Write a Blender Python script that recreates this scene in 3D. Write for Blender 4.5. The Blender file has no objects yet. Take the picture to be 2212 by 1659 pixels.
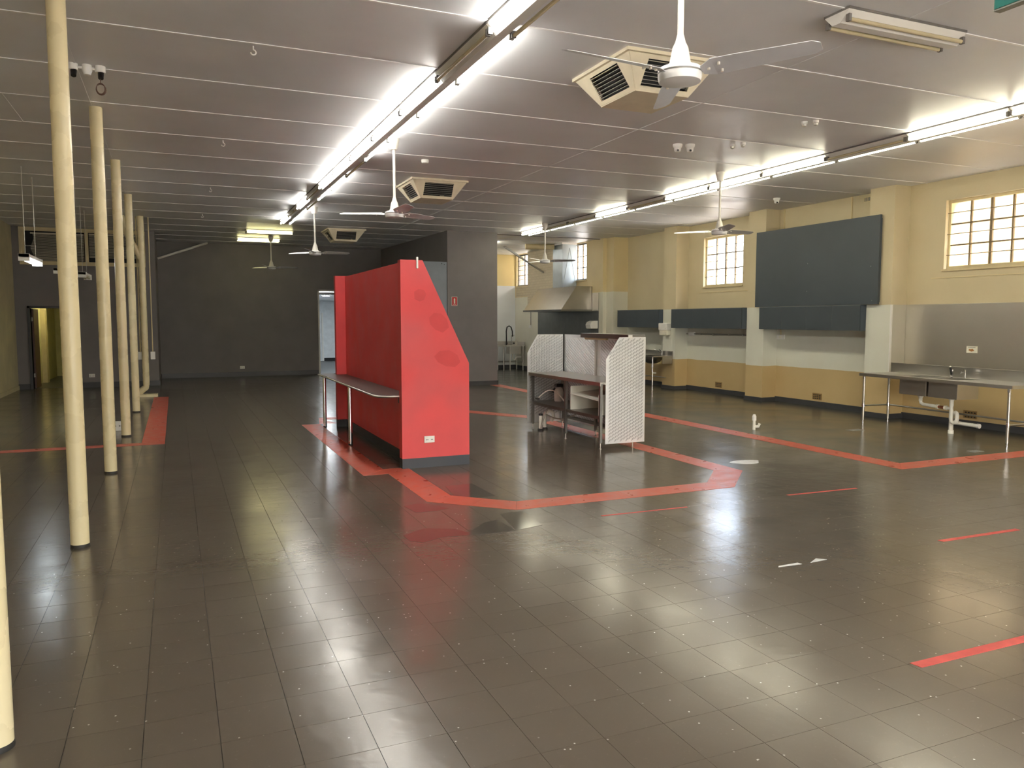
import bpy, bmesh, math, random
from mathutils import Vector, Matrix
random.seed(7)
SC = bpy.context.scene
COL = SC.collection
PI = math.pi
H = 4.15            # ceiling height

# ------------------------------------------------------------------ camera
cam = bpy.data.cameras.new('camera'); camo = bpy.data.objects.new('camera', cam); COL.objects.link(camo)
camo.location = (0, 0, 1.77)
camo.rotation_euler = (math.radians(85.34), 0, math.radians(-23.3))
cam.sensor_width = 36; cam.lens = 36*1685/2212; cam.clip_start = .05; cam.clip_end = 300
SC.camera = camo
# ------------------------------------------------------------------ world, daylight, exposure
W = bpy.data.worlds.new('sky'); SC.world = W; W.use_nodes = True
wn = W.node_tree; bg = wn.nodes['Background']
sky = wn.nodes.new('ShaderNodeTexSky'); sky.sky_type = 'NISHITA'; sky.sun_disc = False
sky.sun_elevation = math.radians(48); sky.sun_rotation = math.radians(200); sky.air_density = 1.0; sky.dust_density = 6.0; sky.ozone_density = .6
hs = wn.nodes.new('ShaderNodeMix'); hs.data_type = 'RGBA'; hs.inputs[0].default_value = .25     # bright thin overcast
hs.inputs[6].default_value = (.88, .94, 1.0, 1)
wn.links.new(sky.outputs[0], hs.inputs[7]); wn.links.new(hs.outputs[2], bg.inputs[0])
bg.inputs[1].default_value = 4.0
SUN_STRENGTH = 0.6
sd = bpy.data.lights.new('sun', 'SUN'); sd.energy = SUN_STRENGTH; sd.angle = math.radians(1.5); sd.color = (1, .95, .86)
so = bpy.data.objects.new('sun', sd); COL.objects.link(so); so.location = (20, 4, 30)
so.rotation_euler = (math.radians(20), math.radians(-38), 0)
TUBE = 17.0          # emission of a lit fluorescent tube
SC.view_settings.view_transform = 'Standard'; SC.view_settings.look = 'None'
SC.view_settings.exposure = 1.45; SC.view_settings.gamma = 1.0; SC.view_settings.use_curve_mapping = False
def portal(loc, rot, sx, sy):
    l = bpy.data.lights.new('window_portal', 'AREA'); l.shape = 'RECTANGLE'; l.size = sx; l.size_y = sy; l.cycles.is_portal = True
    o = bpy.data.objects.new('window_portal', l); COL.objects.link(o); o.location = loc; o.rotation_euler = rot
portal((4.35, -3.12, 1.65), (PI/2, 0, 0), 10.4, 1.75)
portal((12.42, 15.33, 3.2), (0, PI/2, 0), 1.3, 1.6)
portal((12.42, 8.7, 3.2), (0, PI/2, 0), 1.3, 1.6)
portal((11.82, 25.7, 3.55), (0, PI/2, 0), 1.2, 1.1)
portal((11.82, 21.75, 3.55), (0, PI/2, 0), 1.2, 1.5)

# ------------------------------------------------------------------ materials
def lin(c):
    c = c/255.
    return c/12.92 if c <= .04045 else ((c+.055)/1.055)**2.4
def rgb(r, g, b): return (lin(r), lin(g), lin(b), 1)
MAT = {}
def pm(name, col, rough=.5, metal=0., var=.08, scale=5., bump=0., bscale=80., rvar=0., spec=.5, coat=0.):
    m = bpy.data.materials.new(name); m.use_nodes = True; t = m.node_tree; b = t.nodes['Principled BSDF']
    b.inputs['Metallic'].default_value = metal; b.inputs['Roughness'].default_value = rough
    b.inputs['Specular IOR Level'].default_value = spec
    if coat: b.inputs['Coat Weight'].default_value = coat; b.inputs['Coat Roughness'].default_value = .12
    g = t.nodes.new('ShaderNodeNewGeometry'); n = t.nodes.new('ShaderNodeTexNoise'); n.inputs['Scale'].default_value = scale; n.inputs['Detail'].default_value = 5
    t.links.new(g.outputs['Position'], n.inputs['Vector'])
    mx = t.nodes.new('ShaderNodeMix'); mx.data_type = 'RGBA'
    c = Vector(col[:3])
    mx.inputs[6].default_value = (*(c*(1-var)), 1); mx.inputs[7].default_value = (*[min(1, v) for v in c*(1+var)], 1)
    mr = t.nodes.new('ShaderNodeMapRange'); mr.inputs[1].default_value = .3; mr.inputs[2].default_value = .7
    t.links.new(n.outputs['Fac'], mr.inputs[0]); t.links.new(mr.outputs[0], mx.inputs[0]); t.links.new(mx.outputs[2], b.inputs['Base Color'])
    if rvar:
        r = t.nodes.new('ShaderNodeMapRange'); r.inputs[3].default_value = max(.02, rough-rvar); r.inputs[4].default_value = rough+rvar
        t.links.new(mr.outputs[0], r.inputs[0]); t.links.new(r.outputs[0], b.inputs['Roughness'])
    if bump:
        n2 = t.nodes.new('ShaderNodeTexNoise'); n2.inputs['Scale'].default_value = bscale; n2.inputs['Detail'].default_value = 4
        t.links.new(g.outputs['Position'], n2.inputs['Vector'])
        bp = t.nodes.new('ShaderNodeBump'); bp.inputs['Strength'].default_value = bump; bp.inputs['Distance'].default_value = .01
        t.links.new(n2.outputs['Fac'], bp.inputs['Height']); t.links.new(bp.outputs[0], b.inputs['Normal'])
    MAT[name] = m; return m
def emit(name, col, strength):
    m = bpy.data.materials.new(name); m.use_nodes = True; t = m.node_tree; b = t.nodes['Principled BSDF']
    b.inputs['Base Color'].default_value = col; b.inputs['Emission Color'].default_value = col; b.inputs['Emission Strength'].default_value = strength
    MAT[name] = m; return m
def brushed(name, col, rough, axis):
    m = pm(name, col, rough, 1., .06, 1.5)
    t = m.node_tree; b = t.nodes['Principled BSDF']
    g = t.nodes.new('ShaderNodeNewGeometry'); mp = t.nodes.new('ShaderNodeMapping'); mp.inputs['Scale'].default_value = axis
    n = t.nodes.new('ShaderNodeTexNoise'); n.inputs['Scale'].default_value = 30; n.inputs['Detail'].default_value = 3
    t.links.new(g.outputs['Position'], mp.inputs[0]); t.links.new(mp.outputs[0], n.inputs['Vector'])
    bp = t.nodes.new('ShaderNodeBump'); bp.inputs['Strength'].default_value = .12; bp.inputs['Distance'].default_value = .004
    t.links.new(n.outputs['Fac'], bp.inputs['Height']); t.links.new(bp.outputs[0], b.inputs['Normal'])
    return m

def floor_mat(name, base, dark, rough, tiles):
    m = bpy.data.materials.new(name); m.use_nodes = True; t = m.node_tree; b = t.nodes['Principled BSDF']; L = t.links.new
    g = t.nodes.new('ShaderNodeNewGeometry')
    def noise(scale, detail=4, dist=0):
        n = t.nodes.new('ShaderNodeTexNoise'); n.inputs['Scale'].default_value = scale; n.inputs['Detail'].default_value = detail; n.inputs['Distortion'].default_value = dist
        L(g.outputs['Position'], n.inputs['Vector']); return n.outputs['Fac']
    def mrange(v, a, b_, c, d):
        r = t.nodes.new('ShaderNodeMapRange'); r.inputs[1].default_value = a; r.inputs[2].default_value = b_; r.inputs[3].default_value = c; r.inputs[4].default_value = d
        L(v, r.inputs[0]); return r.outputs[0]
    def math_(op, a, b_):
        x = t.nodes.new('ShaderNodeMath'); x.operation = op
        for i, v in enumerate((a, b_)):
            if isinstance(v, (int, float)): x.inputs[i].default_value = v
            else: L(v, x.inputs[i])
        return x.outputs[0]
    def mix(f, a, b_):
        x = t.nodes.new('ShaderNodeMix'); x.data_type = 'RGBA'
        if isinstance(f, (int, float)): x.inputs[0].default_value = f
        else: L(f, x.inputs[0])
        for k, v in ((6, a), (7, b_)):
            if isinstance(v, tuple): x.inputs[k].default_value = v
            else: L(v, x.inputs[k])
        return x.outputs[2]
    c = mix(mrange(noise(.7, 3), .3, .7, 0, 1), dark, base)
    if tiles:                       # every tile a touch different
        mp = t.nodes.new('ShaderNodeVectorMath'); mp.operation = 'SNAP'; mp.inputs[1].default_value = (.3, .3, 9)
        ad = t.nodes.new('ShaderNodeVectorMath'); ad.operation = 'ADD'; ad.inputs[1].default_value = (-.12, -.07, 0.5)
        L(g.outputs['Position'], ad.inputs[0]); L(ad.outputs[0], mp.inputs[0])
        wnz = t.nodes.new('ShaderNodeTexWhiteNoise'); L(mp.outputs[0], wnz.inputs['Vector'])
        c = mix(mrange(wnz.outputs['Value'], 0, 1, 0, .5), c, dark)
    # scuffs and small pale chips
    c = mix(mrange(noise(38, 8, 1.5), .63, .8, 0, .35), c, rgb(120, 112, 100))
    v = t.nodes.new('ShaderNodeTexVoronoi'); v.inputs['Scale'].default_value = 9; v.voronoi_dimensions = '2D'; L(g.outputs['Position'], v.inputs['Vector'])
    spk = math_('MULTIPLY', mrange(v.outputs['Distance'], .028, .045, 1, 0), mrange(noise(7, 2), .55, .62, 0, 1))
    c = mix(spk, c, rgb(185, 180, 168))
    L(c, b.inputs['Base Color'])
    r = mrange(noise(1.6, 4, .3), .3, .7, rough-.04, rough+.04)
    L(r, b.inputs['Roughness'])
    b.inputs['Specular IOR Level'].default_value = .5
    bp = t.nodes.new('ShaderNodeBump'); bp.inputs['Strength'].default_value = .05; bp.inputs['Distance'].default_value = .01
    L(noise(26, 5), bp.inputs['Height'])
    bp2 = t.nodes.new('ShaderNodeBump'); bp2.inputs['Strength'].default_value = .08; bp2.inputs['Distance'].default_value = .02
    L(noise(5, 3), bp2.inputs['Height']); L(bp.outputs[0], bp2.inputs['Normal']); L(bp2.outputs[0], b.inputs['Normal'])
    MAT[name] = m; return m
def band_mat(name, bands, rough=.55):
    """painted wall with colour bands: [(top z, colour), ...] from the floor up"""
    m = bpy.data.materials.new(name); m.use_nodes = True; t = m.node_tree; b = t.nodes['Principled BSDF']; L = t.links.new
    b.inputs['Roughness'].default_value = rough
    g = t.nodes.new('ShaderNodeNewGeometry'); sp = t.nodes.new('ShaderNodeSeparateXYZ'); L(g.outputs['Position'], sp.inputs[0])
    n = t.nodes.new('ShaderNodeTexNoise'); n.inputs['Scale'].default_value = 3; n.inputs['Detail'].default_value = 3; L(g.outputs['Position'], n.inputs['Vector'])
    a = t.nodes.new('ShaderNodeMath'); a.operation = 'MULTIPLY_ADD'; a.inputs[1].default_value = .03; L(n.outputs['Fac'], a.inputs[0]); L(sp.outputs['Z'], a.inputs[2])
    cur = bands[0][1]
    for i in range(1, len(bands)):
        mr = t.nodes.new('ShaderNodeMath'); mr.operation = 'GREATER_THAN'; mr.inputs[1].default_value = bands[i-1][0]+.015; L(a.outputs[0], mr.inputs[0])
        mx = t.nodes.new('ShaderNodeMix'); mx.data_type = 'RGBA'; L(mr.outputs[0], mx.inputs[0])
        if isinstance(cur, tuple): mx.inputs[6].default_value = cur
        else: L(cur, mx.inputs[6])
        mx.inputs[7].default_value = bands[i][1]; cur = mx.outputs[2]
    n3 = t.nodes.new('ShaderNodeTexNoise'); n3.inputs['Scale'].default_value = 1.6; n3.inputs['Detail'].default_value = 6; L(g.outputs['Position'], n3.inputs['Vector'])
    mr = t.nodes.new('ShaderNodeMapRange'); mr.inputs[1].default_value = .3; mr.inputs[2].default_value = .75; mr.inputs[3].default_value = 0; mr.inputs[4].default_value = .22; L(n3.outputs['Fac'], mr.inputs[0])
    mx = t.nodes.new('ShaderNodeMix'); mx.data_type = 'RGBA'; mx.blend_type = 'MULTIPLY'; L(mr.outputs[0], mx.inputs[0]); mx.inputs[7].default_value = (.72, .66, .55, 1)
    if isinstance(cur, tuple): mx.inputs[6].default_value = cur
    else: L(cur, mx.inputs[6])
    L(mx.outputs[2], b.inputs['Base Color'])
    n2 = t.nodes.new('ShaderNodeTexNoise'); n2.inputs['Scale'].default_value = 35; L(g.outputs['Position'], n2.inputs['Vector'])
    bp = t.nodes.new('ShaderNodeBump'); bp.inputs['Strength'].default_value = .12; bp.inputs['Distance'].default_value = .01; L(n2.outputs['Fac'], bp.inputs['Height']); L(bp.outputs[0], b.inputs['Normal'])
    MAT[name] = m; return m
def brick_mat(name, c1, c2, mortar, bump=.5, rot=0.):
    m = bpy.data.materials.new(name); m.use_nodes = True; t = m.node_tree; b = t.nodes['Principled BSDF']; L = t.links.new
    g = t.nodes.new('ShaderNodeNewGeometry'); sp = t.nodes.new('ShaderNodeSeparateXYZ'); L(g.outputs['Position'], sp.inputs[0])
    cb = t.nodes.new('ShaderNodeCombineXYZ'); L(sp.outputs['Y'], cb.inputs[0]); L(sp.outputs['Z'], cb.inputs[1])
    br = t.nodes.new('ShaderNodeTexBrick'); br.inputs['Scale'].default_value = 1; br.inputs['Brick Width'].default_value = .24; br.inputs['Row Height'].default_value = .086; br.inputs['Mortar Size'].default_value = .006
    br.inputs['Color1'].default_value = c1; br.inputs['Color2'].default_value = c2; br.inputs['Mortar'].default_value = mortar
    L(cb.outputs[0], br.inputs['Vector']); L(br.outputs['Color'], b.inputs['Base Color']); b.inputs['Roughness'].default_value = .8
    bp = t.nodes.new('ShaderNodeBump'); bp.inputs['Strength'].default_value = bump; bp.inputs['Distance'].default_value = .01; bp.invert = True; L(br.outputs['Fac'], bp.inputs['Height']); L(bp.outputs[0], b.inputs['Normal'])
    MAT[name] = m; return m
def glass_mat(name, dirt, tint=(1, 1, 1, 1)):
    m = bpy.data.materials.new(name); m.use_nodes = True; t = m.node_tree; L = t.links.new
    for n in list(t.nodes):
        if n.type != 'OUTPUT_MATERIAL': t.nodes.remove(n)
    out = t.nodes['Material Output']
    tr = t.nodes.new('ShaderNodeBsdfTransparent'); tr.inputs[0].default_value = tint
    gl = t.nodes.new('ShaderNodeBsdfGlossy'); gl.inputs['Roughness'].default_value = .03
    tl = t.nodes.new('ShaderNodeBsdfTranslucent'); tl.inputs[0].default_value = (.9, .88, .8, 1)
    g = t.nodes.new('ShaderNodeNewGeometry'); n = t.nodes.new('ShaderNodeTexNoise'); n.inputs['Scale'].default_value = 9; n.inputs['Detail'].default_value = 6; L(g.outputs['Position'], n.inputs['Vector'])
    mr = t.nodes.new('ShaderNodeMapRange'); mr.inputs[1].default_value = .3; mr.inputs[2].default_value = .7; mr.inputs[3].default_value = dirt*.4; mr.inputs[4].default_value = dirt; L(n.outputs['Fac'], mr.inputs[0])
    m1 = t.nodes.new('ShaderNodeMixShader'); L(mr.outputs[0], m1.inputs[0]); L(tr.outputs[0], m1.inputs[1]); L(tl.outputs[0], m1.inputs[2])
    m2 = t.nodes.new('ShaderNodeMixShader'); m2.inputs[0].default_value = .05; L(m1.outputs[0], m2.inputs[1]); L(gl.outputs[0], m2.inputs[2])
    L(m2.outputs[0], out.inputs[0]); MAT[name] = m; return m

floor_mat('tile', rgb(100, 92, 81), rgb(91, 83, 72), .20, True)
floor_mat('sheet_vinyl', rgb(82, 82, 75), rgb(72, 72, 66), .21, False)
pm('grout', rgb(46, 43, 38), .6)
pm('wet_tile', rgb(74, 68, 60), .11, var=.1, scale=3, spec=.6)
pm('red_vinyl', rgb(192, 92, 74), .34, var=.12, scale=7, rvar=.08, bump=.05)
pm('red_tape', rgb(196, 76, 70), .5, var=.12, scale=12)
pm('ceiling_paint', rgb(224, 225, 228), .40, var=.05, scale=1.2, rvar=.08, bump=.05, bscale=12)
pm('cover_strip', rgb(244, 243, 242), .45, var=.05)
pm('charcoal_paint', rgb(122, 117, 116), .55, var=.07, scale=2, bump=.08, bscale=25)
pm('charcoal_skirt', rgb(66, 67, 70), .4)
pm('left_wall_paint', rgb(196, 184, 144), .55, var=.12, scale=2, bump=.1, bscale=20)
CREAM, PALE, TAN = rgb(210, 197, 162), rgb(222, 224, 212), rgb(204, 180, 132)
band_mat('right_wall', [(.78, TAN), (2.05, PALE), (9, CREAM)])
band_mat('kitchen_wall', [(2.6, rgb(226, 224, 206)), (9, rgb(222, 204, 156))])
band_mat('kitchen_rear', [(3.02, rgb(232, 236, 236)), (9, rgb(232, 212, 150))])
brick_mat('painted_brick', rgb(206, 194, 166), rgb(198, 186, 158), rgb(184, 170, 142), .6)
brick_mat('red_brick', rgb(104, 56, 42), rgb(118, 66, 50), rgb(150, 142, 130), .4)
pm('kitchen_ceiling', rgb(222, 218, 206), .5, var=.05, scale=2)
pm('post_cream', rgb(228, 214, 172), .28, var=.025, scale=4, rvar=.05, bump=.04, bscale=15)
pm('cream_trim', rgb(216, 200, 156), .45, var=.06)
pm('white_paint', rgb(232, 230, 224), .45, var=.04)
pm('white_plastic', rgb(236, 235, 230), .35, var=.03)
pm('pvc', rgb(232, 230, 220), .35, var=.06, scale=12)
pm('copper', rgb(190, 120, 90), .35, 1)
pm('red_paint', rgb(220, 74, 76), .48, var=.06, scale=2.5, rvar=.1, bump=.05, bscale=18)
pm('red_patch', rgb(212, 70, 72), .6, var=.06, scale=4)
pm('muntin_paint', rgb(132, 114, 86), .5)
pm('black_plinth', rgb(52, 54, 60), .45)
pm('counter_laminate', rgb(58, 42, 38), .42, var=.2, scale=14, spec=.3)
pm('chrome', rgb(225, 225, 228), .09, 1., var=.02)
pm('black_plastic', rgb(26, 26, 27), .4)
pm('dark_void', rgb(24, 25, 27), .7)
brushed('steel', rgb(190, 187, 180), .32, (1, 1, 12))
brushed('steel_dark', rgb(140, 140, 136), .36, (1, 1, 12))
brushed('steel_long', rgb(200, 197, 188), .33, (12, 1, 1))
pm('splash_steel', rgb(196, 192, 180), .38, 1., var=.05, scale=1.0)
pm('kitchen_splash', rgb(112, 116, 116), .4, .6, var=.08)
pm('tread_plate', rgb(232, 235, 236), .45, 1., var=.08, scale=3)
pm('tread_bar', rgb(196, 200, 202), .34, 1., var=.06, scale=9)
pm('galvanised', rgb(180, 190, 196), .42, .9, var=.08, scale=4)
pm('board_black', rgb(68, 76, 82), .5, var=.06, scale=1.5)  # bluish haze is mixed into the board's black
pm('shelf_black', rgb(72, 82, 92), .5, var=.05)  # cabinet black, with the bluish haze put into its colour
pm('shelf_edge', rgb(108, 114, 118), .45)
pm('grey_panel', rgb(132, 140, 148), .5, var=.05)
pm('fan_white', rgb(226, 222, 212), .35, var=.04)
pm('fan_blade', rgb(196, 196, 200), .35, 0., var=.06)
pm('fan_motor', rgb(226, 226, 226), .3)
pm('vent_cream', rgb(226, 216, 190), .45, var=.06, scale=6)
pm('vent_slat', rgb(124, 122, 118), .45, .3)
pm('louvre', rgb(168, 164, 154), .45, .2)
pm('fitting_white', rgb(226, 224, 218), .4, var=.04, scale=4)
pm('fitting_edge', rgb(110, 106, 102), .5)
pm('tube_off', rgb(196, 184, 150), .25)
emit('tube_white', (1., .97, .90, 1), TUBE)
emit('tube_warm', (1., .95, .74, 1), TUBE*.75)
emit('tube_yellow', (1., .92, .45, 1), TUBE*.4)
emit('tube_cool', (.86, .95, 1., 1), TUBE*.8)
emit('corridor_lamp', (1., .93, .55, 1), 22)
emit('downlight', (.92, .97, 1., 1), 190)
pm('sign_red', rgb(190, 40, 40), .4); pm('sign_green', rgb(30, 120, 110), .35); pm('sign_cream', rgb(236, 232, 214), .4); pm('sign_brown', rgb(170, 120, 70), .5)
pm('wire', rgb(96, 70, 58), .5); pm('hose', rgb(150, 148, 138), .4); pm('chain', rgb(190, 188, 180), .35, .6)
pm('blind_slat', rgb(214, 206, 188), .5, var=.06)
pm('corridor_paint', rgb(206, 200, 150), .6); pm('corridor_white', rgb(226, 230, 232), .6); pm('corridor_floor', rgb(64, 66, 66), .35)
pm('cubby_white', rgb(228, 228, 218), .45, var=.04)
pm('concrete', rgb(196, 190, 180), .8, var=.1, scale=1); pm('render_cream', rgb(132, 114, 78), .8, var=.07, scale=1.2); pm('far_grey', rgb(150, 156, 162), .8)
pm('air_brick', rgb(150, 122, 78), .8, var=.12); pm('mark_white', rgb(210, 212, 210), .3, var=.1, scale=18); pm('metal_grate', rgb(150, 150, 140), .4, .5)
glass_mat('window_glass', .03); glass_mat('frosted_glass', .10); glass_mat('shop_glass', .04)

# ------------------------------------------------------------------ mesh helpers
OFF = {}
class MB:
    def __init__(s): s.v = []; s.f = []
    def add(s, vs, fs):
        n = len(s.v); s.v += [tuple(v) for v in vs]; s.f += [tuple(i+n for i in f) for f in fs]; return s
    def box(s, x0, x1, y0, y1, z0, z1):
        return s.add([(x0, y0, z0), (x1, y0, z0), (x1, y1, z0), (x0, y1, z0), (x0, y0, z1), (x1, y0, z1), (x1, y1, z1), (x0, y1, z1)],
                     [(0, 3, 2, 1), (4, 5, 6, 7), (0, 1, 5, 4), (1, 2, 6, 5), (2, 3, 7, 6), (3, 0, 4, 7)])
    def prism(s, pts, axis, a, b):
        """2D polygon extruded along axis: 'x' pts=(y,z), 'y' pts=(x,z), 'z' pts=(x,y)"""
        def P(p, t): return (t, p[0], p[1]) if axis == 'x' else (p[0], t, p[1]) if axis == 'y' else (p[0], p[1], t)
        n = len(pts)
        return s.add([P(p, a) for p in pts]+[P(p, b) for p in pts], [tuple(range(n))[::-1], tuple(range(n, 2*n))]+[(i, (i+1) % n, n+(i+1) % n, n+i) for i in range(n)])
    def tube(s, path, r, n=10, cap=True):
        pts = [Vector(p) for p in path]; rs = r if isinstance(r, (list, tuple)) else [r]*len(pts)
        vs = []; up = None
        for i, p in enumerate(pts):
            d = (pts[min(i+1, len(pts)-1)]-pts[max(i-1, 0)])
            d = d.normalized() if d.length > 1e-9 else Vector((0, 0, 1))
            if up is None: up = Vector((0, 0, 1)) if abs(d.z) < .9 else Vector((1, 0, 0))
            u = up-d*up.dot(d)
            if u.length < 1e-4: u = Vector((1, 0, 0))-d*d.x
            u.normalize(); w = d.cross(u); up = u
            vs += [p+(u*math.cos(2*PI*k/n)+w*math.sin(2*PI*k/n))*rs[i] for k in range(n)]
        fs = [(i*n+k, i*n+(k+1) % n, (i+1)*n+(k+1) % n, (i+1)*n+k) for i in range(len(pts)-1) for k in range(n)]
        if cap: fs += [tuple(range(n))[::-1], tuple(range((len(pts)-1)*n, len(pts)*n))]
        return s.add(vs, fs)
    def lathe(s, prof, c, n=20):
        """profile [(r, z)] turned about the vertical through c=(x,y)"""
        vs = [(c[0]+r*math.cos(2*PI*k/n), c[1]+r*math.sin(2*PI*k/n), z) for r, z in prof for k in range(n)]
        m = len(prof)
        fs = [(i*n+k, i*n+(k+1) % n, (i+1)*n+(k+1) % n, (i+1)*n+k) for i in range(m-1) for k in range(n)]
        fs += [tuple(range(n))[::-1], tuple(range((m-1)*n, m*n))]
        return s.add(vs, fs)
    def quadbox(s, P, th):
        """four corner points, given a thickness along their normal (both sides half)"""
        P = [Vector(p) for p in P]; nrm = (P[1]-P[0]).cross(P[2]-P[0]).normalized()*th/2
        return s.add([p-nrm for p in P]+[p+nrm for p in P], [(3, 2, 1, 0), (4, 5, 6, 7), (0, 1, 5, 4), (1, 2, 6, 5), (2, 3, 7, 6), (3, 0, 4, 7)])
    def wall(s, axis, a, b, u0, u1, z0, z1, holes):
        """slab with rectangular holes; axis 'x': slab between x=a..b spanning y=u0..u1"""
        us = sorted({u0, u1, *[v for h_ in holes for v in h_[:2]]}); zs = sorted({z0, z1, *[v for h_ in holes for v in h_[2:]]})
        for i in range(len(us)-1):
            for j in range(len(zs)-1):
                cu, cz = (us[i]+us[i+1])/2, (zs[j]+zs[j+1])/2
                if any(h_[0] < cu < h_[1] and h_[2] < cz < h_[3] for h_ in holes): continue
                if axis == 'x': s.box(a, b, us[i], us[i+1], zs[j], zs[j+1])
                else: s.box(us[i], us[i+1], a, b, zs[j], zs[j+1])
        return s
    def build(s, name, mat, parent=None, smooth=False, local=False, bevel=0):
        o_ = Vector((0, 0, 0))
        if not local:
            if parent is not None: o_ = OFF[parent.name]
            else:
                xs = [v[0] for v in s.v]; ys = [v[1] for v in s.v]; zs = [v[2] for v in s.v]
                o_ = Vector(((min(xs)+max(xs))/2, (min(ys)+max(ys))/2, min(zs)))
        me = bpy.data.meshes.new(name); me.from_pydata([Vector(v)-o_ for v in s.v], [], s.f)
        bm = bmesh.new(); bm.from_mesh(me); bmesh.ops.recalc_face_normals(bm, faces=bm.faces)
        if bevel: bmesh.ops.bevel(bm, geom=bm.edges[:], offset=bevel, segments=2, profile=.6, affect='EDGES', clamp_overlap=True)
        if smooth:
            for f_ in bm.faces: f_.smooth = True
            for e in bm.edges:
                if len(e.link_faces) == 2 and e.calc_face_angle() > .7: e.smooth = False
        bm.to_mesh(me); bm.free(); me.materials.append(MAT[mat])
        o = bpy.data.objects.new(name, me); COL.objects.link(o)
        if parent is not None: o.parent = parent; OFF[o.name] = o_
        else: o.location = o_; OFF[o.name] = o_
        return o
def box(*a): return MB().box(*a)
def tag(o, label, cat, group=None):
    o['label'] = label; o['category'] = cat
    if group: o['group'] = group
    return o
def thing(name, label, cat, loc=(0, 0, 0), group=None):
    o = bpy.data.objects.new(name, None); COL.objects.link(o); o.location = loc; o.empty_display_size = .1
    OFF[o.name] = Vector(loc); return tag(o, label, cat, group)
def struct(o): o['kind'] = 'structure'; return o
def copy_tree(src, loc=None, rotz=None, label=None, group=None, parent=None):
    c = src.copy(); COL.objects.link(c)
    if parent is not None: c.parent = parent
    if loc is not None: c.location = loc
    if rotz is not None: c.rotation_euler = (0, 0, rotz)
    if label: c['label'] = label
    if group: c['group'] = group
    for ch in list(src.children): copy_tree(ch, parent=c)
    return c

# ------------------------------------------------------------------ floor
XL, XR, YF, YB = -3.73, 12.1, -3.0, 26.1
fl = struct(MB().prism([(-3.9, -3.2), (12.4, -3.2), (12.4, 26.5), (8, 26.5), (8, 35), (3.6, 35), (3.6, 28.8), (-3.9, 28.6)], 'z', -.12, -.0035).build('floor', 'grout'))
cp, sp_ = math.cos(math.radians(-4.66)), math.sin(math.radians(-4.66)); yw = math.radians(23.3)
def px(x, y, z):
    r = x*math.cos(yw)-y*math.sin(yw); fw0 = x*math.sin(yw)+y*math.cos(yw); dz = z-1.77
    d = fw0*cp+dz*sp_; u = -fw0*sp_+dz*cp
    if d < .3: return None
    return 1106+1685*r/d, 829.5-1685*u/d, d
T = .3
cells = []
for i in range(-14, 41):
    for j in range(-11, 89):
        x, y = .12+T*i, .07+T*j
        if x+T < XL or x > 12.05 or y+T < YF or y > YB: continue
        if x+T < -.40 and y > 23.2: continue
        if x > 6.6 and x < 8.1 and y > 19.9: continue
        if x > 8.05 and y > 6.75: continue                   # sheet vinyl there
        cells.append((x, y))
vis = []
for x, y in cells:
    p = px(x+.15, y+.15, 0)
    if p and -30 < p[0] < 2242 and -30 < p[1] < 1690: vis.append((p[2]**3, x, y))
vis.sort(); near = {(x, y) for _, x, y in vis[:300]}
def tile_geo(mb, x, y, z):
    g, b_ = .001, .0002
    a0, a1, b0, b1 = x+g, x+T-g, y+g, y+T-g
    h_ = [z+random.uniform(-.00012, .00012) for _ in range(4)]
    vs = [(a0, b0, -.003), (a1, b0, -.003), (a1, b1, -.003), (a0, b1, -.003), (a0+b_, b0+b_, h_[0]), (a1-b_, b0+b_, h_[1]), (a1-b_, b1-b_, h_[2]), (a0+b_, b1-b_, h_[3])]
    mb.add(vs, [(4, 5, 6, 7), (0, 1, 5, 4), (1, 2, 6, 5), (2, 3, 7, 6), (3, 0, 4, 7)])
protos = []
for k in range(12):
    mb = MB(); tile_geo(mb, -T/2, -T/2, 0); o = mb.build('tile', 'tile', None, local=True); protos.append(o.data); bpy.data.objects.remove(o)
rest = MB()
for x, y in cells:
    if (x, y) in near:
        o = bpy.data.objects.new('tile', random.choice(protos)); COL.objects.link(o); o.parent = fl
        o.location = Vector((x+T/2, y+T/2, random.uniform(-.0002, .0002)))-OFF['floor']; o.rotation_euler = (0, 0, random.randrange(4)*PI/2)
    else: tile_geo(rest, x, y, 0)
r_ = rest.build('tile_field', 'tile', fl); r_['kind'] = 'stuff'
MB().prism([(8.22, 6.77), (12.1, 6.77), (12.1, 26.4), (8.22, 26.4)], 'z', -.003, .0012).build('vinyl_sheet', 'sheet_vinyl', fl)
def strip(polyl, w=.3, name='floor_strip', mat='red_vinyl', z=.0022):
    """flat band drawn tile by tile along a centre line given by its left and right edge points"""
    for a, b in zip(polyl[:-1], polyl[1:]):
        (la, ra), (lb, rb) = a, b
        L_ = (Vector(lb)-Vector(la)).length; n = max(1, round(L_/.6))
        for k in range(n):
            q = lambda p0, p1, t: Vector(p0).lerp(Vector(p1), t)
            g = .0012/max(L_, .1); t0, t1 = k/n+g, (k+1)/n-g
            P = [q(la, lb, t0), q(ra, rb, t0), q(ra, rb, t1), q(la, lb, t1)]
            MB().prism([tuple(p) for p in P], 'z', -.003, z+random.uniform(-.0003, .0003)).build(name, mat, fl)
# strip around the red servery (outer, inner)
strip([((1.92, 13.5), (2.22, 13.5)), ((1.92, 8.75), (2.22, 9.05))])
strip([((1.92, 8.75), (2.22, 9.05)), ((2.21, 8.75), (2.52, 9.05))])
strip([((2.21, 8.75), (2.52, 9.05)), ((2.21, 7.23), (2.51, 7.4)), ((2.88, 6.59), (3.02, 6.9)), ((5.42, 6.59), (5.3, 6.9)), ((6.1, 7.28), (5.80, 7.43)), ((6.1, 12.95), (5.82, 12.85)), ((5.3, 14.35), (5.1, 14.05)), ((2.35, 14.35), (2.35, 14.05)), ((2.22, 13.5), (2.52, 13.5))])
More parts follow.
